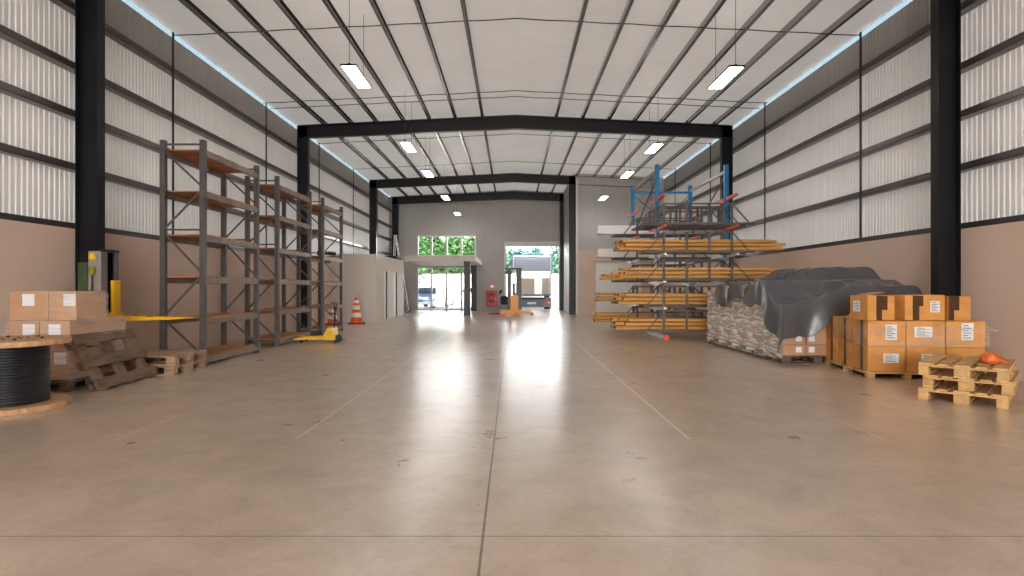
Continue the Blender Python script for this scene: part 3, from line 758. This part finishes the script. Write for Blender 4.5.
def beam_proto():
    # formwork girder lying on its side, local x from 0 to 1 (scaled), 0.2 wide, 0.1 high
    b = MB(); W2, H2 = .094, .037
    poly = [(-W2, -H2), (-W2 + .045, -H2), (-W2 + .06, -.018), (W2 - .06, -.018), (W2 - .045, -H2), (W2, -H2), (W2, H2), (W2 - .045, H2), (W2 - .06, .018), (-W2 + .06, .018), (-W2 + .045, H2), (-W2, H2)]
    b.prism(poly, lambda y, z: (0, y, z), lambda y, z: (1, y, z))
    me = b.build('timber_beam', ['timber', 'timberend'])
    for p in me.data.polygons:
        if abs(p.normal.x) > .9: p.material_index = 1
    return me
bp = beam_proto(); first = [True]
def beams(yc, z, tagname, starts, ends, rows=3, cols=3):
    for r in range(rows):
        for c_ in range(cols):
            o = bp if first[0] else dup(bp)
            first[0] = False
            x0 = starts[(r * cols + c_) % len(starts)] + random.uniform(-.07, .07); x1 = ends[(r * cols + c_) % len(ends)] + random.uniform(-.05, .03)
            o.location = (x0, yc + (c_ - (cols - 1) / 2) * .198, z + .05 + .1 * r); o.scale = (x1 - x0, 1, 1)
            tag(o, 'yellow timber beam, %s layer, %s row, %s' % (('bottom', 'middle', 'top')[r], ('outer', 'centre', 'inner')[c_], tagname), 'timber beam', 'timber beams on the blue rack')
ends = (7.0, 6.95, 6.8, 7.03, 6.9, 6.7, 6.65, 6.9, 6.8)
zc = .064
beams(YFA, LV[3] + zc, 'front bundle on the fourth arms', (2.74, 2.8, 2.78, 2.86, 2.80, 2.74, 2.84, 2.9, 2.82), ends)
beams(YFA, LV[2] + zc, 'front bundle on the third arms', (2.75, 2.7, 2.62, 2.95, 2.85, 2.7, 2.98, 2.9, 2.88), ends)
beams(YFA, LV[1] + zc, 'front bundle on the second arms', (2.78, 2.72, 2.70, 2.86, 2.76, 2.68, 2.9, 2.82, 2.76), ends)
beams(YFA, LV[0] + zc, 'front bundle on the lowest arms', (2.72, 2.66, 2.66, 2.86, 2.76, 2.68, 2.98, 2.82, 2.72), ends)
beams(YFB, LV[0] + zc, 'rear bundle on the lowest arms', (2.58, 2.62, 2.66, 2.60, 2.58, 2.64, 2.62, 2.66, 2.60), (6.4, 6.5, 6.6), 3)
beams(YFB, LV[1] + zc, 'rear bundle on the second arms', (2.66, 2.68, 2.72, 2.64, 2.70, 2.66, 2.68, 2.72, 2.70), (6.4, 6.5, 6.6), 3)
beams(YFB, LV[2] + zc, 'rear bundle on the third arms', (2.78, 2.82, 2.8, 2.85, 2.8, 3.0), (6.4, 6.5, 6.6), 2)
for lvl, nm in ((3, 'fourth'), (4, 'fifth')):
    for c_ in range(3):
        b = MB(); yy = YFB + (c_ - 1) * .19
        zz = LV[lvl] + .066
        b.span((2.68 + .04 * c_, yy - .09, zz), (6.3, yy - .083, zz + .26)); b.span((2.68 + .04 * c_, yy - .09, zz), (6.3, yy + .09, zz + .012)); b.span((2.68 + .04 * c_, yy - .09, zz + .25), (6.3, yy + .09, zz + .262)); b.span((2.68 + .04 * c_, yy - .093, zz + .12), (6.3, yy - .08, zz + .135))
        tag(b.build('steel_channel', 'white'), 'pale steel channel, %s piece on the %s arms of the rear rack row' % (('front', 'middle', 'back')[c_], nm), 'steel channel', 'pale steel channels on the blue rack')

# ------------------------------------------------------------------ covered pallet row
def wrapped_load(label, y, z1, cols, dx=0.):
    t = thing('wrapped_load', label, 'wrapped pallet load', (5.22 + dx, y, .145), 0, 'film-wrapped loads under the tarpaulin')
    hz = z1 - .145; rows = max(2, round(hz / .2)); rh = hz / rows
    for r in range(rows):
        for c_ in range(cols):
            w = 1.18 / cols
            MB().box((-.59 + w * (c_ + .5), 0, rh * (r + .5)), (w - .008, .70, rh - .006), bev=.006).build('carton', 'card', t)
    f = wavy_wrap(-.60, .60, -.355, .355, -.09, hz - .01, .02, y, 12).build('stretch_film', 'film', t, smooth=True, ang=80)
    return t
hs = (.92, 1.24, 1.24, 1.24, 1.26)
for i in range(5):
    y = 10.07 + .745 * i
    pallet('%s dark pallet in the row under the tarpaulin' % ('nearest', 'second', 'third', 'fourth', 'farthest')[i], (5.22, y, 0), 0, 'darkpal', 1.2, .73)
    if i == 0:
        for r in range(4):
            for c_ in range(3):
                carton('brown carton, %s layer, %s column, on the nearest pallet under the tarpaulin' % (('bottom', 'second', 'third', 'top')[r], ('aisle-side', 'middle', 'wall-side')[c_]),
                       (4.82 + .40 * c_, y, .146 + .19 * r), 0, .395, .70, .188, 'card', stickers=[('f', -.10 if c_ else .08, .10, .10, .095, False)], group='brown cartons under the tarpaulin')
        b = wavy_wrap(4.62, 5.82, y - .353, y + .353, .08, .90, .018, 2, 12)
        fs = [f for f in b.bm.faces if f.calc_center_median().y < y - .345]
        bmesh.ops.delete(b.bm, geom=fs, context='FACES')
        tag(b.build('stretch_film', 'film', smooth=True, ang=80), 'cloudy stretch film round the nearest pallet under the tarpaulin', 'film')
    else:
        wrapped_load('%s film-wrapped carton load under the dark tarpaulin' % ('', 'second', 'third', 'fourth', 'farthest')[i], y, hs[i], 2)
# taller goods behind, under the same cover
t = thing('covered_crate', 'tall crate bulging under the tarpaulin near the wall', 'crate', (6.42, 11.75, 0))
MB().span((-.48, -.95, .0), (.48, .95, 1.58), bev=.02).build('crate_body', 'greywood', t)
t = thing('covered_crate', 'low crate under the tarpaulin behind the orange cartons', 'crate', (6.45, 10.2, 0))
MB().span((-.5, -.4, .0), (.5, .4, 1.17), bev=.02).build('crate_body', 'greywood', t)

def sst(a, b, x):
    k = max(0., min(1., (x - a) / (b - a))); return k * k * (3 - 2 * k)
def tarp_h(x, y):
    h1 = .99 + .30 * sst(4.9, 5.9, x) * (1 - sst(9.8, 10.6, y)) + .37 * sst(9.80, 10.42, y) - .07 * sst(11.2, 13, y)
    h2 = 1.24 + .42 * sst(10.25, 10.95, y)
    k = sst(5.15, 5.95, x)
    h = h1 * (1 - k) + max(h1, h2) * k
    h -= .42 * sst(6.85, 7.0, x) * .4
    return h
TX0, TX1, TY0, TY1 = 4.58, 6.98, 9.66, 12.65
NU, NV = 96, 110
def tarp_fn(i, j):
    # sheet coordinates run past both edges; what runs past hangs
    u = -1. + 3.4 * i / (NU - 1) if False else (-(1 - i / 30.) if i < 30 else (i - 30) / (NU - 31.))
    v = -(1 - j / 30.) if j < 30 else (j - 30) / (NV - 31.)
    x = TX0 + max(u, 0) * (TX1 - TX0); y = TY0 + max(v, 0) * (TY1 - TY0)
    z = tarp_h(x, y)
    wr = .022 * mnoise.noise(Vector((x * 2.2, y * 2.2, 0))) + .012 * mnoise.noise(Vector((x * 5, y * 5, 3)))
    rg = 1 - abs(mnoise.noise(Vector((x * 2.1 + y * .9, y * 2.4 - x * .6, 9)))) * 2.2
    wr += .045 * max(0, rg) ** 5 * (.4 + .6 * (1 - sst(5.2, 6.2, x)))
    # long fold ridges running from the crest down to the aisle side
    wr += .026 * max(0, math.sin(y * 6.1 + 1.2 * mnoise.noise(Vector((x * 1.3, y, 5)))) ) ** 3 * (1 - sst(4.7, 5.6, x))
    dl = (.36 + .10 * math.sin(y * 4.3) ) if y > 10.2 else .36 + (10.2 - y) / .55 * .22
    df = (.60 - .10 * sst(4.7, 5.4, x) - .22 * sst(5.4, 6.2, x)) * (.97 + .04 * math.sin(x * 9))
    du, dv = max(-u, 0), max(-v, 0)
    drop = max(du * dl, dv * df) if not (du and dv) else (math.hypot(du * dl, dv * df))
    fold = .05 * math.sin(y * 7.7 + 2 * mnoise.noise(Vector((y, 1, 1)))) + .035 * mnoise.noise(Vector((y * 4, drop * 2, 7)))
    foldf = .045 * math.sin(x * 8.3 + 1) + .03 * mnoise.noise(Vector((x * 4, drop * 2, 2)))
    ox = du * (.07 + max(-.05, fold)) if du else 0
    oy = dv * (.07 + max(-.05, foldf)) if dv else 0
    if du and dv: ox += .10 * du * dv; oy += .10 * du * dv
    r = .03
    return (x - ox - (r if du else 0) , y - oy - (r if dv else 0), z + wr + .03 - drop)
b = MB(); b.grid(NU, NV, tarp_fn)
tp = b.build('tarpaulin', 'tarp', smooth=True, ang=180)
md = tp.modifiers.new('thick', 'SOLIDIFY'); md.thickness = .004; md.offset = 1
tag(tp, 'dark grey tarpaulin thrown over the wrapped pallet row', 'tarpaulin')

# ------------------------------------------------------------------ orange carton pile on its pallet
RA = math.radians(-9.)
P0 = Vector((5.12, 8.20, 0)); ex = Vector((math.cos(RA), math.sin(RA), 0)); ey = Vector((-math.sin(RA), math.cos(RA), 0))
def pl(a, b_, z): 
    p = P0 + ex * a + ey * b_; return (p.x, p.y, z)
t = thing('pallet', 'wide thin pallet under the orange carton pile', 'pallet', pl(.78, .80, 0), RA, 'wooden pallets')
for k in range(7): MB().box((0, -.72 + .24 * k, .082), (1.58, .19, .02), bev=.003).build('deck_board', 'newwood', t)
for x in (-.73, -.25, .25, .73):
    MB().box((x, 0, .062), (.10, 1.64, .02), bev=.003).build('cross_board', 'newwood', t)
    for y in (-.76, 0, .76): MB().box((x, y, .027), (.10, .10, .052), bev=.003).build('block', 'newwood', t)
BW, BD, BH = .51, .52, .37
zb = .094
colnm = ('first', 'second', 'third')
def oc(lab, a, b_, z, rz, st, tp_, w=BW, d=BD, h=BH, flaps=False):
    return carton(lab, pl(a, b_, z), RA + rz, w - .008, d - .008, h - .002, 'card_o', st, tp_, flaps=flaps, group='orange cartons')
for r, nm in enumerate(('bottom', 'middle')):
    for c_ in range(3):
        st = [[('f', .06, .20, .20, .13, True)], [('f', .03, .20, .17, .13, True)], []][c_] if r == 0 else [[('f', .06, .20, .15, .22, True)], [('f', -.03, .21, .23, .15, True)], [('f', .02, .22, .15, .24, True)]][c_]
        tps = [('l', -.06, BH / 2, .08, BH * .98)] if c_ == 0 else []
        oc('orange carton in the %s layer, %s from the tarpaulin along the front' % (nm, colnm[c_]), .003 + BW * (c_ + .5), BD * .5, zb + BH * r, random.uniform(-.01, .01), st, tps)
    for k in (1, 2):
        oc('orange carton in the %s layer, %s row back on the tarpaulin side' % (nm, ('', 'second', 'third')[k]), BW * .5, BD * (k + .5), zb + BH * r, random.uniform(-.015, .015), [], [('l', .0, BH / 2, .08, BH * .98)])
    oc('orange carton in the %s layer, second row back on the wall side' % nm, BW * 2.5, BD * 1.5, zb + BH * r, 0, [], [])
zt = zb + 2 * BH
oc('orange top carton with loose flaps, set askew on the tarpaulin side', .155, .22, zt, math.radians(9), [('l', .05, .20, .16, .16, True)], [('f', -.03, .18, .08, .355), ('f', .05, .25, .08, .2)], .40, .44, .36, True)
oc('orange top carton with a white sticker, middle of the three', .76, .27, zt, math.radians(5), [('f', .14, .20, .13, .16, True)], [('f', -.12, .18, .09, .355), ('f', -.05, .28, .06, .15)], .56, .45, .37)
oc('orange top carton without sticker, wall side of the three', 1.22, .25, zt, math.radians(3), [], [('f', -.11, .18, .07, .34), ('f', -.04, .25, .07, .2)], .31, .40, .35)
mb = wavy_wrap(-.80, .75, -.80, .30, .36, .66, .012, 5, 6, sag=.05)
o = mb.build('stretch_film', 'filmc', smooth=True, ang=80)
o.location = pl(.81, .80, zb); o.rotation_euler = (0, 0, RA)
tag(o, 'clear stretch film band round the orange carton pile', 'film')
b = MB(); b.tube([pl(1.55, -.01, .72), pl(1.60, -.02, .715), pl(1.65, -.04, .71)], [.02, .014, .01], 8)
o2 = b.build('film_tail', 'filmc', o, smooth=True); o2.matrix_parent_inverse = o.matrix_basis.inverted()

# ------------------------------------------------------------------ far end: stacker, hose cabinet
t = thing('electric_stacker', 'orange electric pallet stacker with black mast in front of the loading door', 'stacker', (0, 27.5, 0))
for y in (-.27, .27):
    MB().prism([(.1, .05), (.1, .24), (.45, .20), (.95, .16), (1.02, .12), (1.0, .07), (.45, .05)], lambda x, z: (x, y - .07, z), lambda x, z: (x, y + .07, z)).build('outrigger', 'orange', t)
    MB().tube([(.95, y - .05, .075), (.95, y + .05, .075)], .075, 16).build('load_wheel', 'rubber', t, smooth=True)
MB().span((-.58, -.36, .022), (.36, .36, .26), bev=.015).build('chassis', 'orange', t)
MB().prism([(-.08, .26), (.30, .26), (.30, .92), (.26, .96), (-.08, .96)], lambda x, z: (x, -.33, z), lambda x, z: (x, .33, z)).build('battery_cover', 'orange', t)
for x0_, x1_ in ((-.22, -.03), (.21, .46)):
    for y in (-.26, .26):
        MB().span((x0_, y - .05, .26), (x1_, y + .05, 2.25), bev=.01).build('mast_rail', 'black', t)
b = MB(); b.span((-.34, -.3, 1.98), (-.2, .3, 2.12), bev=.01); b.span((-.34, -.3, 2.18), (.46, .3, 2.26), bev=.01); b.build('mast_crossbar', 'black', t)
MB().span((-.02, -.2, 2.02), (.2, .2, 2.24), bev=.01).build('cable_guide', 'white', t)
MB().tube([(.10, 0, .9), (.10, 0, 1.5)], .03, 12).build('lift_cylinder', 'black', t, smooth=True)
MB().span((.05, -.08, 1.44), (.17, .08, 1.54), bev=.01).build('cylinder_head', 'black', t)
MB().span((.0, -.22, 1.5), (.2, -.215, 2.0)).build('guard_screen', 'glass', t)
for y in (-.2, .2):
    MB().prism([(-.5, .09), (-.5, .05), (-1.1, .05), (-1.1, .065)], lambda x, z: (x, y - .08, z), lambda x, z: (x, y + .08, z)).build('fork', 'rubber', t)
MB().span((-.62, -.26, .22), (-.12, .26, .50), bev=.03).build('drive_unit', 'truckgrey', t)
MB().span((-.56, -.22, .50), (-.2, .22, .92), bev=.05).build('motor_cover', 'rubber', t)
MB().tube([(-.62, 0, .32), (-.72, 0, .62), (-.66, 0, .85), (-.56, 0, 1.02)], .035, 10).build('tiller', 'lightsteel', t, smooth=True)
MB().prism([(-.64, 1.0), (-.55, 1.02), (-.46, 1.12), (-.5, 1.2), (-.58, 1.2)], lambda x, z: (x, -.12, z), lambda x, z: (x, .12, z)).build('tiller_head', 'rubber', t)
MB().tube([(-.4, -.05, .1), (-.4, .05, .1)], .1, 18).build('drive_wheel', 'rubber', t, smooth=True)

t = thing('fire_hose_cabinet', 'red fire hose cabinet on the end wall beside the loading door', 'hose cabinet', (-1.19, Y1, .25))
MB().span((-.30, -.22, 0), (.30, 0, .90), bev=.02).build('cabinet_body', 'red', t)
dr = MB().span((-.25, -.235, .04), (.25, -.22, .86), bev=.006).build('cabinet_door', 'red', t)
MB().span((-.16, -.242, .2), (.16, -.234, .74)).build('door_window', 'reddark', dr)
MB().span((.19, -.25, .4), (.21, -.235, .5)).build('door_handle', 'metal', dr)
b = MB(); b.lathe([(0, -.01), (.12, -.01), (.12, .01), (0, .012)], 24)
hr = b.build('hose_reel', 'red', t, smooth=True); hr.rotation_euler = (PI / 2, 0, 0); hr.location = (0, -.245, .47)
t = thing('alarm_beacon', 'small glowing red alarm lamp above the hose cabinet', 'alarm lamp', (-1.16, Y1, 1.40))
MB().span((-.09, -.04, -.09), (.09, 0, .09), bev=.01).build('back_plate', 'white', t)
b = MB(); b.lathe([(0, .05), (.035, .04), (.05, 0)], 18); bl = b.build('lens', 'redlamp', t, smooth=True); bl.rotation_euler = (PI / 2, 0, 0); bl.location = (0, -.04, 0)

# ------------------------------------------------------------------ outside
t = thing('box_truck', 'box truck backed up to the loading door with its rear open', 'truck', (1.23, 34.75, 0))
W2, Ht, Zf, Lt = 1.22, 3.36, .92, 6.
b = MB(); b.span((-W2, 0, Zf), (-W2 + .06, Lt, Ht)); b.span((W2 - .06, 0, Zf), (W2, Lt, Ht)); b.span((-W2, 0, Ht - .07), (W2, .1, Ht)); b.span((-W2, Lt - .05, Zf), (W2, Lt, Ht)); b.build('cargo_body', 'truckbody', t)
MB().span((-W2, .1, Ht - .01), (W2, Lt - .05, Ht)).build('roof_panel', 'frp', t)
MB().span((-W2, 0, Zf - .12), (W2, Lt, Zf)).build('cargo_floor', 'truckgrey', t)
b = MB(); b.span((-W2 + .06, .02, Zf), (-W2 + .10, Lt - .1, Ht - .07)); b.span((W2 - .1, .02, Zf), (W2 - .06, Lt - .1, Ht - .07)); b.span((-W2 + .06, Lt - .12, Zf), (W2 - .06, Lt - .1, Ht - .07)); b.build('cargo_lining', 'truckin', t)
b = MB()
for k in range(7): b.span((-W2 + .1, .05 + .004 * (k % 2), Ht - .14 - .125 * (k + 1)), (W2 - .1, .08, Ht - .145 - .125 * k))
b.build('roller_door', 'truckdoor', t)
MB().span((-W2 + .1, .02, Ht - 1.04), (W2 - .1, .07, Ht - .99)).build('door_bottom_rail', 'lightsteel', t)
MB().span((-W2 + .02, -.12, .12), (W2 - .02, .06, .74), bev=.02).build('bumper', 'truckgrey', t)
MB().span((-W2 + .1, -.16, .62), (W2 - .4, -.10, .70), bev=.01).build('step_bar', 'rubber', t)
MB().span((-.30, -.135, .32), (.22, -.118, .44)).build('number_plate', 'paper', t)
for s in (-1, 1):
    MB().span((s * .96 - .16, -.15, .32), (s * .96 + .16, -.115, .50), bev=.01).build('tail_light', 'taill', t)
    MB().span((s * 1.02 - .04, -.155, .38), (s * 1.02 + .04, -.148, .44)).build('reversing_lamp', 'paper', t)
    MB().tube([(s * .8, 1.2, .45), (s * 1.15, 1.2, .45)], .48, 24).build('wheel', 'rubber', t, smooth=True)
    MB().tube([(s * .8, 6.9, .45), (s * 1.15, 6.9, .45)], .48, 24).build('wheel', 'rubber', t, smooth=True)
    MB().bar((s * .55, -.05, .74), (s * .55, -.05, .95), .06, .06).build('buffer', 'lightsteel', t)
MB().span((-1.1, 6.3, .45), (1.1, 8., 2.5), bev=.12).build('cab', 'carwhite', t)
for k, (x, w, h, nm) in enumerate(((-.25, .92, .98, 'square'), (.95, .48, 1.0, 'narrow'))):
    tt = thing('carton', 'pale %s carton standing in the open truck' % nm, 'carton', (1.23 + x - .02, 36.0 + .3 * k, Zf + .002))
    MB().box((0, 0, h / 2), (w, .8, h), bev=.01).build('body', 'loadbox', tt)
    MB().span((-.03, -.402, .01), (.03, -.398, h - .01)).build('tape', 'office', tt)

def car(name, label, loc, rz, m, L_=4.4, W_=1.8, H_=1.45):
    t = thing(name, label, 'car', loc, rz)
    low = [(-L_ / 2, .32), (-L_ / 2 + .05, .72), (-L_ / 2 + .3, .86), (-L_ / 2 + 1.2, .95), (L_ / 2 - .6, .98), (L_ / 2 - .05, .92), (L_ / 2, .5), (L_ / 2 - .1, .26), (-L_ / 2 + .2, .24)]
    b = MB(); b.prism(low, lambda x, z: (x, -W_ / 2, z), lambda x, z: (x, W_ / 2, z))
    bmesh.ops.bevel(b.bm, geom=list(b.bm.edges), offset=.05, segments=2, affect='EDGES'); b.build('body', m, t, smooth=True)
    b = MB(); top = [(-L_ / 2 + 1.25, .93), (-L_ / 2 + 1.9, H_ - .04), (-L_ / 2 + 2.3, H_), (L_ / 2 - 1.1, H_ - .02), (L_ / 2 - .45, .95)]
    b.prism(top, lambda x, z: (x, -W_ / 2 + .06 + (z - .93) * .28, z), lambda x, z: (x, W_ / 2 - .06 - (z - .93) * .28, z)); b.build('cabin', m, t)
    cz = lambda x, z: W_ / 2 - .045 - (z - .93) * .28
    for s in (-1, 1):
        b = MB(); b.prism([(-L_ / 2 + 1.5, .99), (-L_ / 2 + 1.98, H_ - .1), (L_ / 2 - 1.2, H_ - .1), (L_ / 2 - .8, .99)], lambda x, z: (x, s * (cz(x, z) - .03), z), lambda x, z: (x, s * cz(x, z), z)); b.build('side_window', 'darkglass', t)
        for x in (-L_ / 2 + .85, L_ / 2 - .85):
            w = MB().tube([(x, s * (W_ / 2 - .2), .32), (x, s * (W_ / 2 + .01), .32)], .32, 24).build('wheel', 'rubber', t, smooth=True)
            MB().tube([(x, s * (W_ / 2), .32), (x, s * (W_ / 2 + .02), .32)], .2, 18).build('hubcap', 'metal', w, smooth=True)
        MB().box((-L_ / 2 + .06, s * (W_ / 2 - .3), .66), (.16, .36, .14), bev=.03).build('headlight', 'paper', t)
        MB().box((-L_ / 2 + 1.55, s * (W_ / 2 + .07), 1.0), (.1, .16, .12), bev=.03).build('mirror', m, t)
    b = MB(); dx, dz = .03, .02
    b.prism([(-L_ / 2 + 1.33, 1.0), (-L_ / 2 + 1.83, H_ - .09), (-L_ / 2 + 1.83 - dx, H_ - .09 + dz), (-L_ / 2 + 1.33 - dx, 1.0 + dz)], lambda x, z: (x, -W_ / 2 + .18 + (z - .93) * .28, z), lambda x, z: (x, W_ / 2 - .18 - (z - .93) * .28, z)); b.build('windscreen', 'darkglass', t)
    MB().box((-L_ / 2 + .01, 0, .5), (.06, 1.0, .2), bev=.02).build('grille', 'rubber', t)
    return t
car('parked_car', 'blue-grey car parked outside the glazed entrance', (-5.7, 39.2, -.03), PI / 2 - .25, 'carblue', 4.3, 1.8, 1.42)
car('parked_car', 'white car with dark windows parked outside the glazed entrance', (-3.5, 44.2, -.03), .15, 'carwhite', 4.3, 1.8, 1.45)

def tree(name, label, loc, rad, cz_, n, m, trunk=True, group='trees outside', ls=.2):
    rnd = random.Random(hash((loc[0], loc[1])) % 9999 if False else int(abs(loc[0] * 131 + loc[1] * 17)))
    t = thing(name, label, 'tree', loc, 0, group)
    b = MB()
    for k in range(n):
        d = Vector((rnd.gauss(0, 1), rnd.gauss(0, 1), rnd.gauss(0, 1))).normalized() * (rnd.random() ** .38)
        kk = 1 + .35 * mnoise.noise(d * 2.5 + Vector((loc[0], 0, 0)))
        p = Vector((d.x * rad[0], d.y * rad[1], d.z * rad[2])) * kk + Vector((0, 0, cz_))
        u = Vector((rnd.gauss(0, 1), rnd.gauss(0, 1), rnd.gauss(0, .6))).normalized(); w = u.cross(Vector((rnd.gauss(0, 1), rnd.gauss(0, 1), rnd.gauss(0, 1)))).normalized()
        a, c_ = ls * rnd.uniform(.7, 1.3), ls * .45 * rnd.uniform(.7, 1.2)
        b.quad(p - u * a, p + w * c_, p + u * a, p - w * c_)
    b.build('foliage', m, t)
    if trunk:
        b = MB(); h = cz_
        b.tube([(0, 0, 0), (.08, .05, h * .35), (-.03, .0, h * .7), (0, 0, h)], [.18, .15, .12, .06], 10)
        for k in range(5):
            a = k * 1.3; b.tube([(0, 0, h * .6), (rad[0] * .3 * math.cos(a), rad[1] * .3 * math.sin(a), h * .85), (rad[0] * .6 * math.cos(a), rad[1] * .6 * math.sin(a), h * 1.05)], [.07, .05, .02], 8)
        b.build('trunk', 'bark', t, smooth=True)
    return t
struct(MB().span((-40, 52., -.03), (40, 52.3, 2.55)).build('boundary_wall', 'white'), 'white boundary wall across the yard', 'wall')
for i, (x, y, rx, rz_, cz_) in enumerate(((-13.8, 76, 3.2, 3.6, 5.2), (-10.6, 75.6, 2.6, 3.5, 5.3), (-7.4, 75.8, 2.6, 3.5, 5.2), (-4.2, 76.2, 2.8, 3.6, 5.3))):
    tree('tree', ('broad green tree filling the first upper window pane', 'bright green tree filling the second upper window pane', 'dark green tree filling the third upper window pane', 'dense green tree filling the fourth upper window pane')[i], (x, y, 0), (rx, 1.6, rz_), cz_, 5200, 'leaf', ls=.34)
for i, x in enumerate((.3, 3.0, 6.0)):
    tree('tree', ('blue-green tree behind the truck roof, nearest the stacker', 'blue-green tree behind the middle of the truck roof', 'blue-green tree beside the truck beyond the door edge')[i], (x, 75. + .3 * i, 0), (1.9, 1.4, 1.9 + .5 * i), 4.6 - .3 * i, 2600, 'leaf2', ls=.30)
tree('young_tree', 'slender young tree in the first entrance door pane', (-6.55, 37.6, 0), (.95, .5, .6), 2.0, 320, 'leaf', ls=.13)

# ------------------------------------------------------------------ light, world, camera
w = bpy.data.worlds.new('sky'); SC.world = w; w.use_nodes = True
nt = w.node_tree; N, L = nt.nodes, nt.links
bg = N['Background']
tc = N.new('ShaderNodeTexCoord'); sx = N.new('ShaderNodeSeparateXYZ'); L.new(tc.outputs['Generated'], sx.inputs[0])
cr = N.new('ShaderNodeValToRGB'); e = cr.color_ramp.elements
e[0].position = .17; e[0].color = (1, 1, 1, 1); e[1].position = .30; e[1].color = (.021, .033, .041, 1)
L.new(sx.outputs[2], cr.inputs[0]); L.new(cr.outputs[0], bg.inputs[0]); bg.inputs[1].default_value = 13.
sun = bpy.data.lights.new('sun', 'SUN'); sun.energy = 24.; sun.angle = .02; sun.color = (1, .95, .88)
so = bpy.data.objects.new('sun', sun); COL.objects.link(so); so.rotation_euler = (math.radians(42), 0, math.radians(0))

cam = bpy.data.cameras.new('camera'); co = bpy.data.objects.new('camera', cam); COL.objects.link(co)
co.location = (0, 0, 1.3); co.rotation_euler = (PI / 2, 0, 0)
cam.sensor_width = 36; cam.lens = 569 / 1024 * 36; cam.clip_end = 300; cam.clip_start = .05
SC.camera = co
SC.view_settings.view_transform = 'Standard'; SC.view_settings.look = 'None'; SC.view_settings.gamma = 1; SC.view_settings.use_curve_mapping = False
SC.view_settings.exposure = .75
SC.cycles.use_denoising = True
SC.cycles.max_bounces = 10; SC.cycles.diffuse_bounces = 6; SC.cycles.transparent_max_bounces = 16
SC.cycles.sample_clamp_indirect = 6
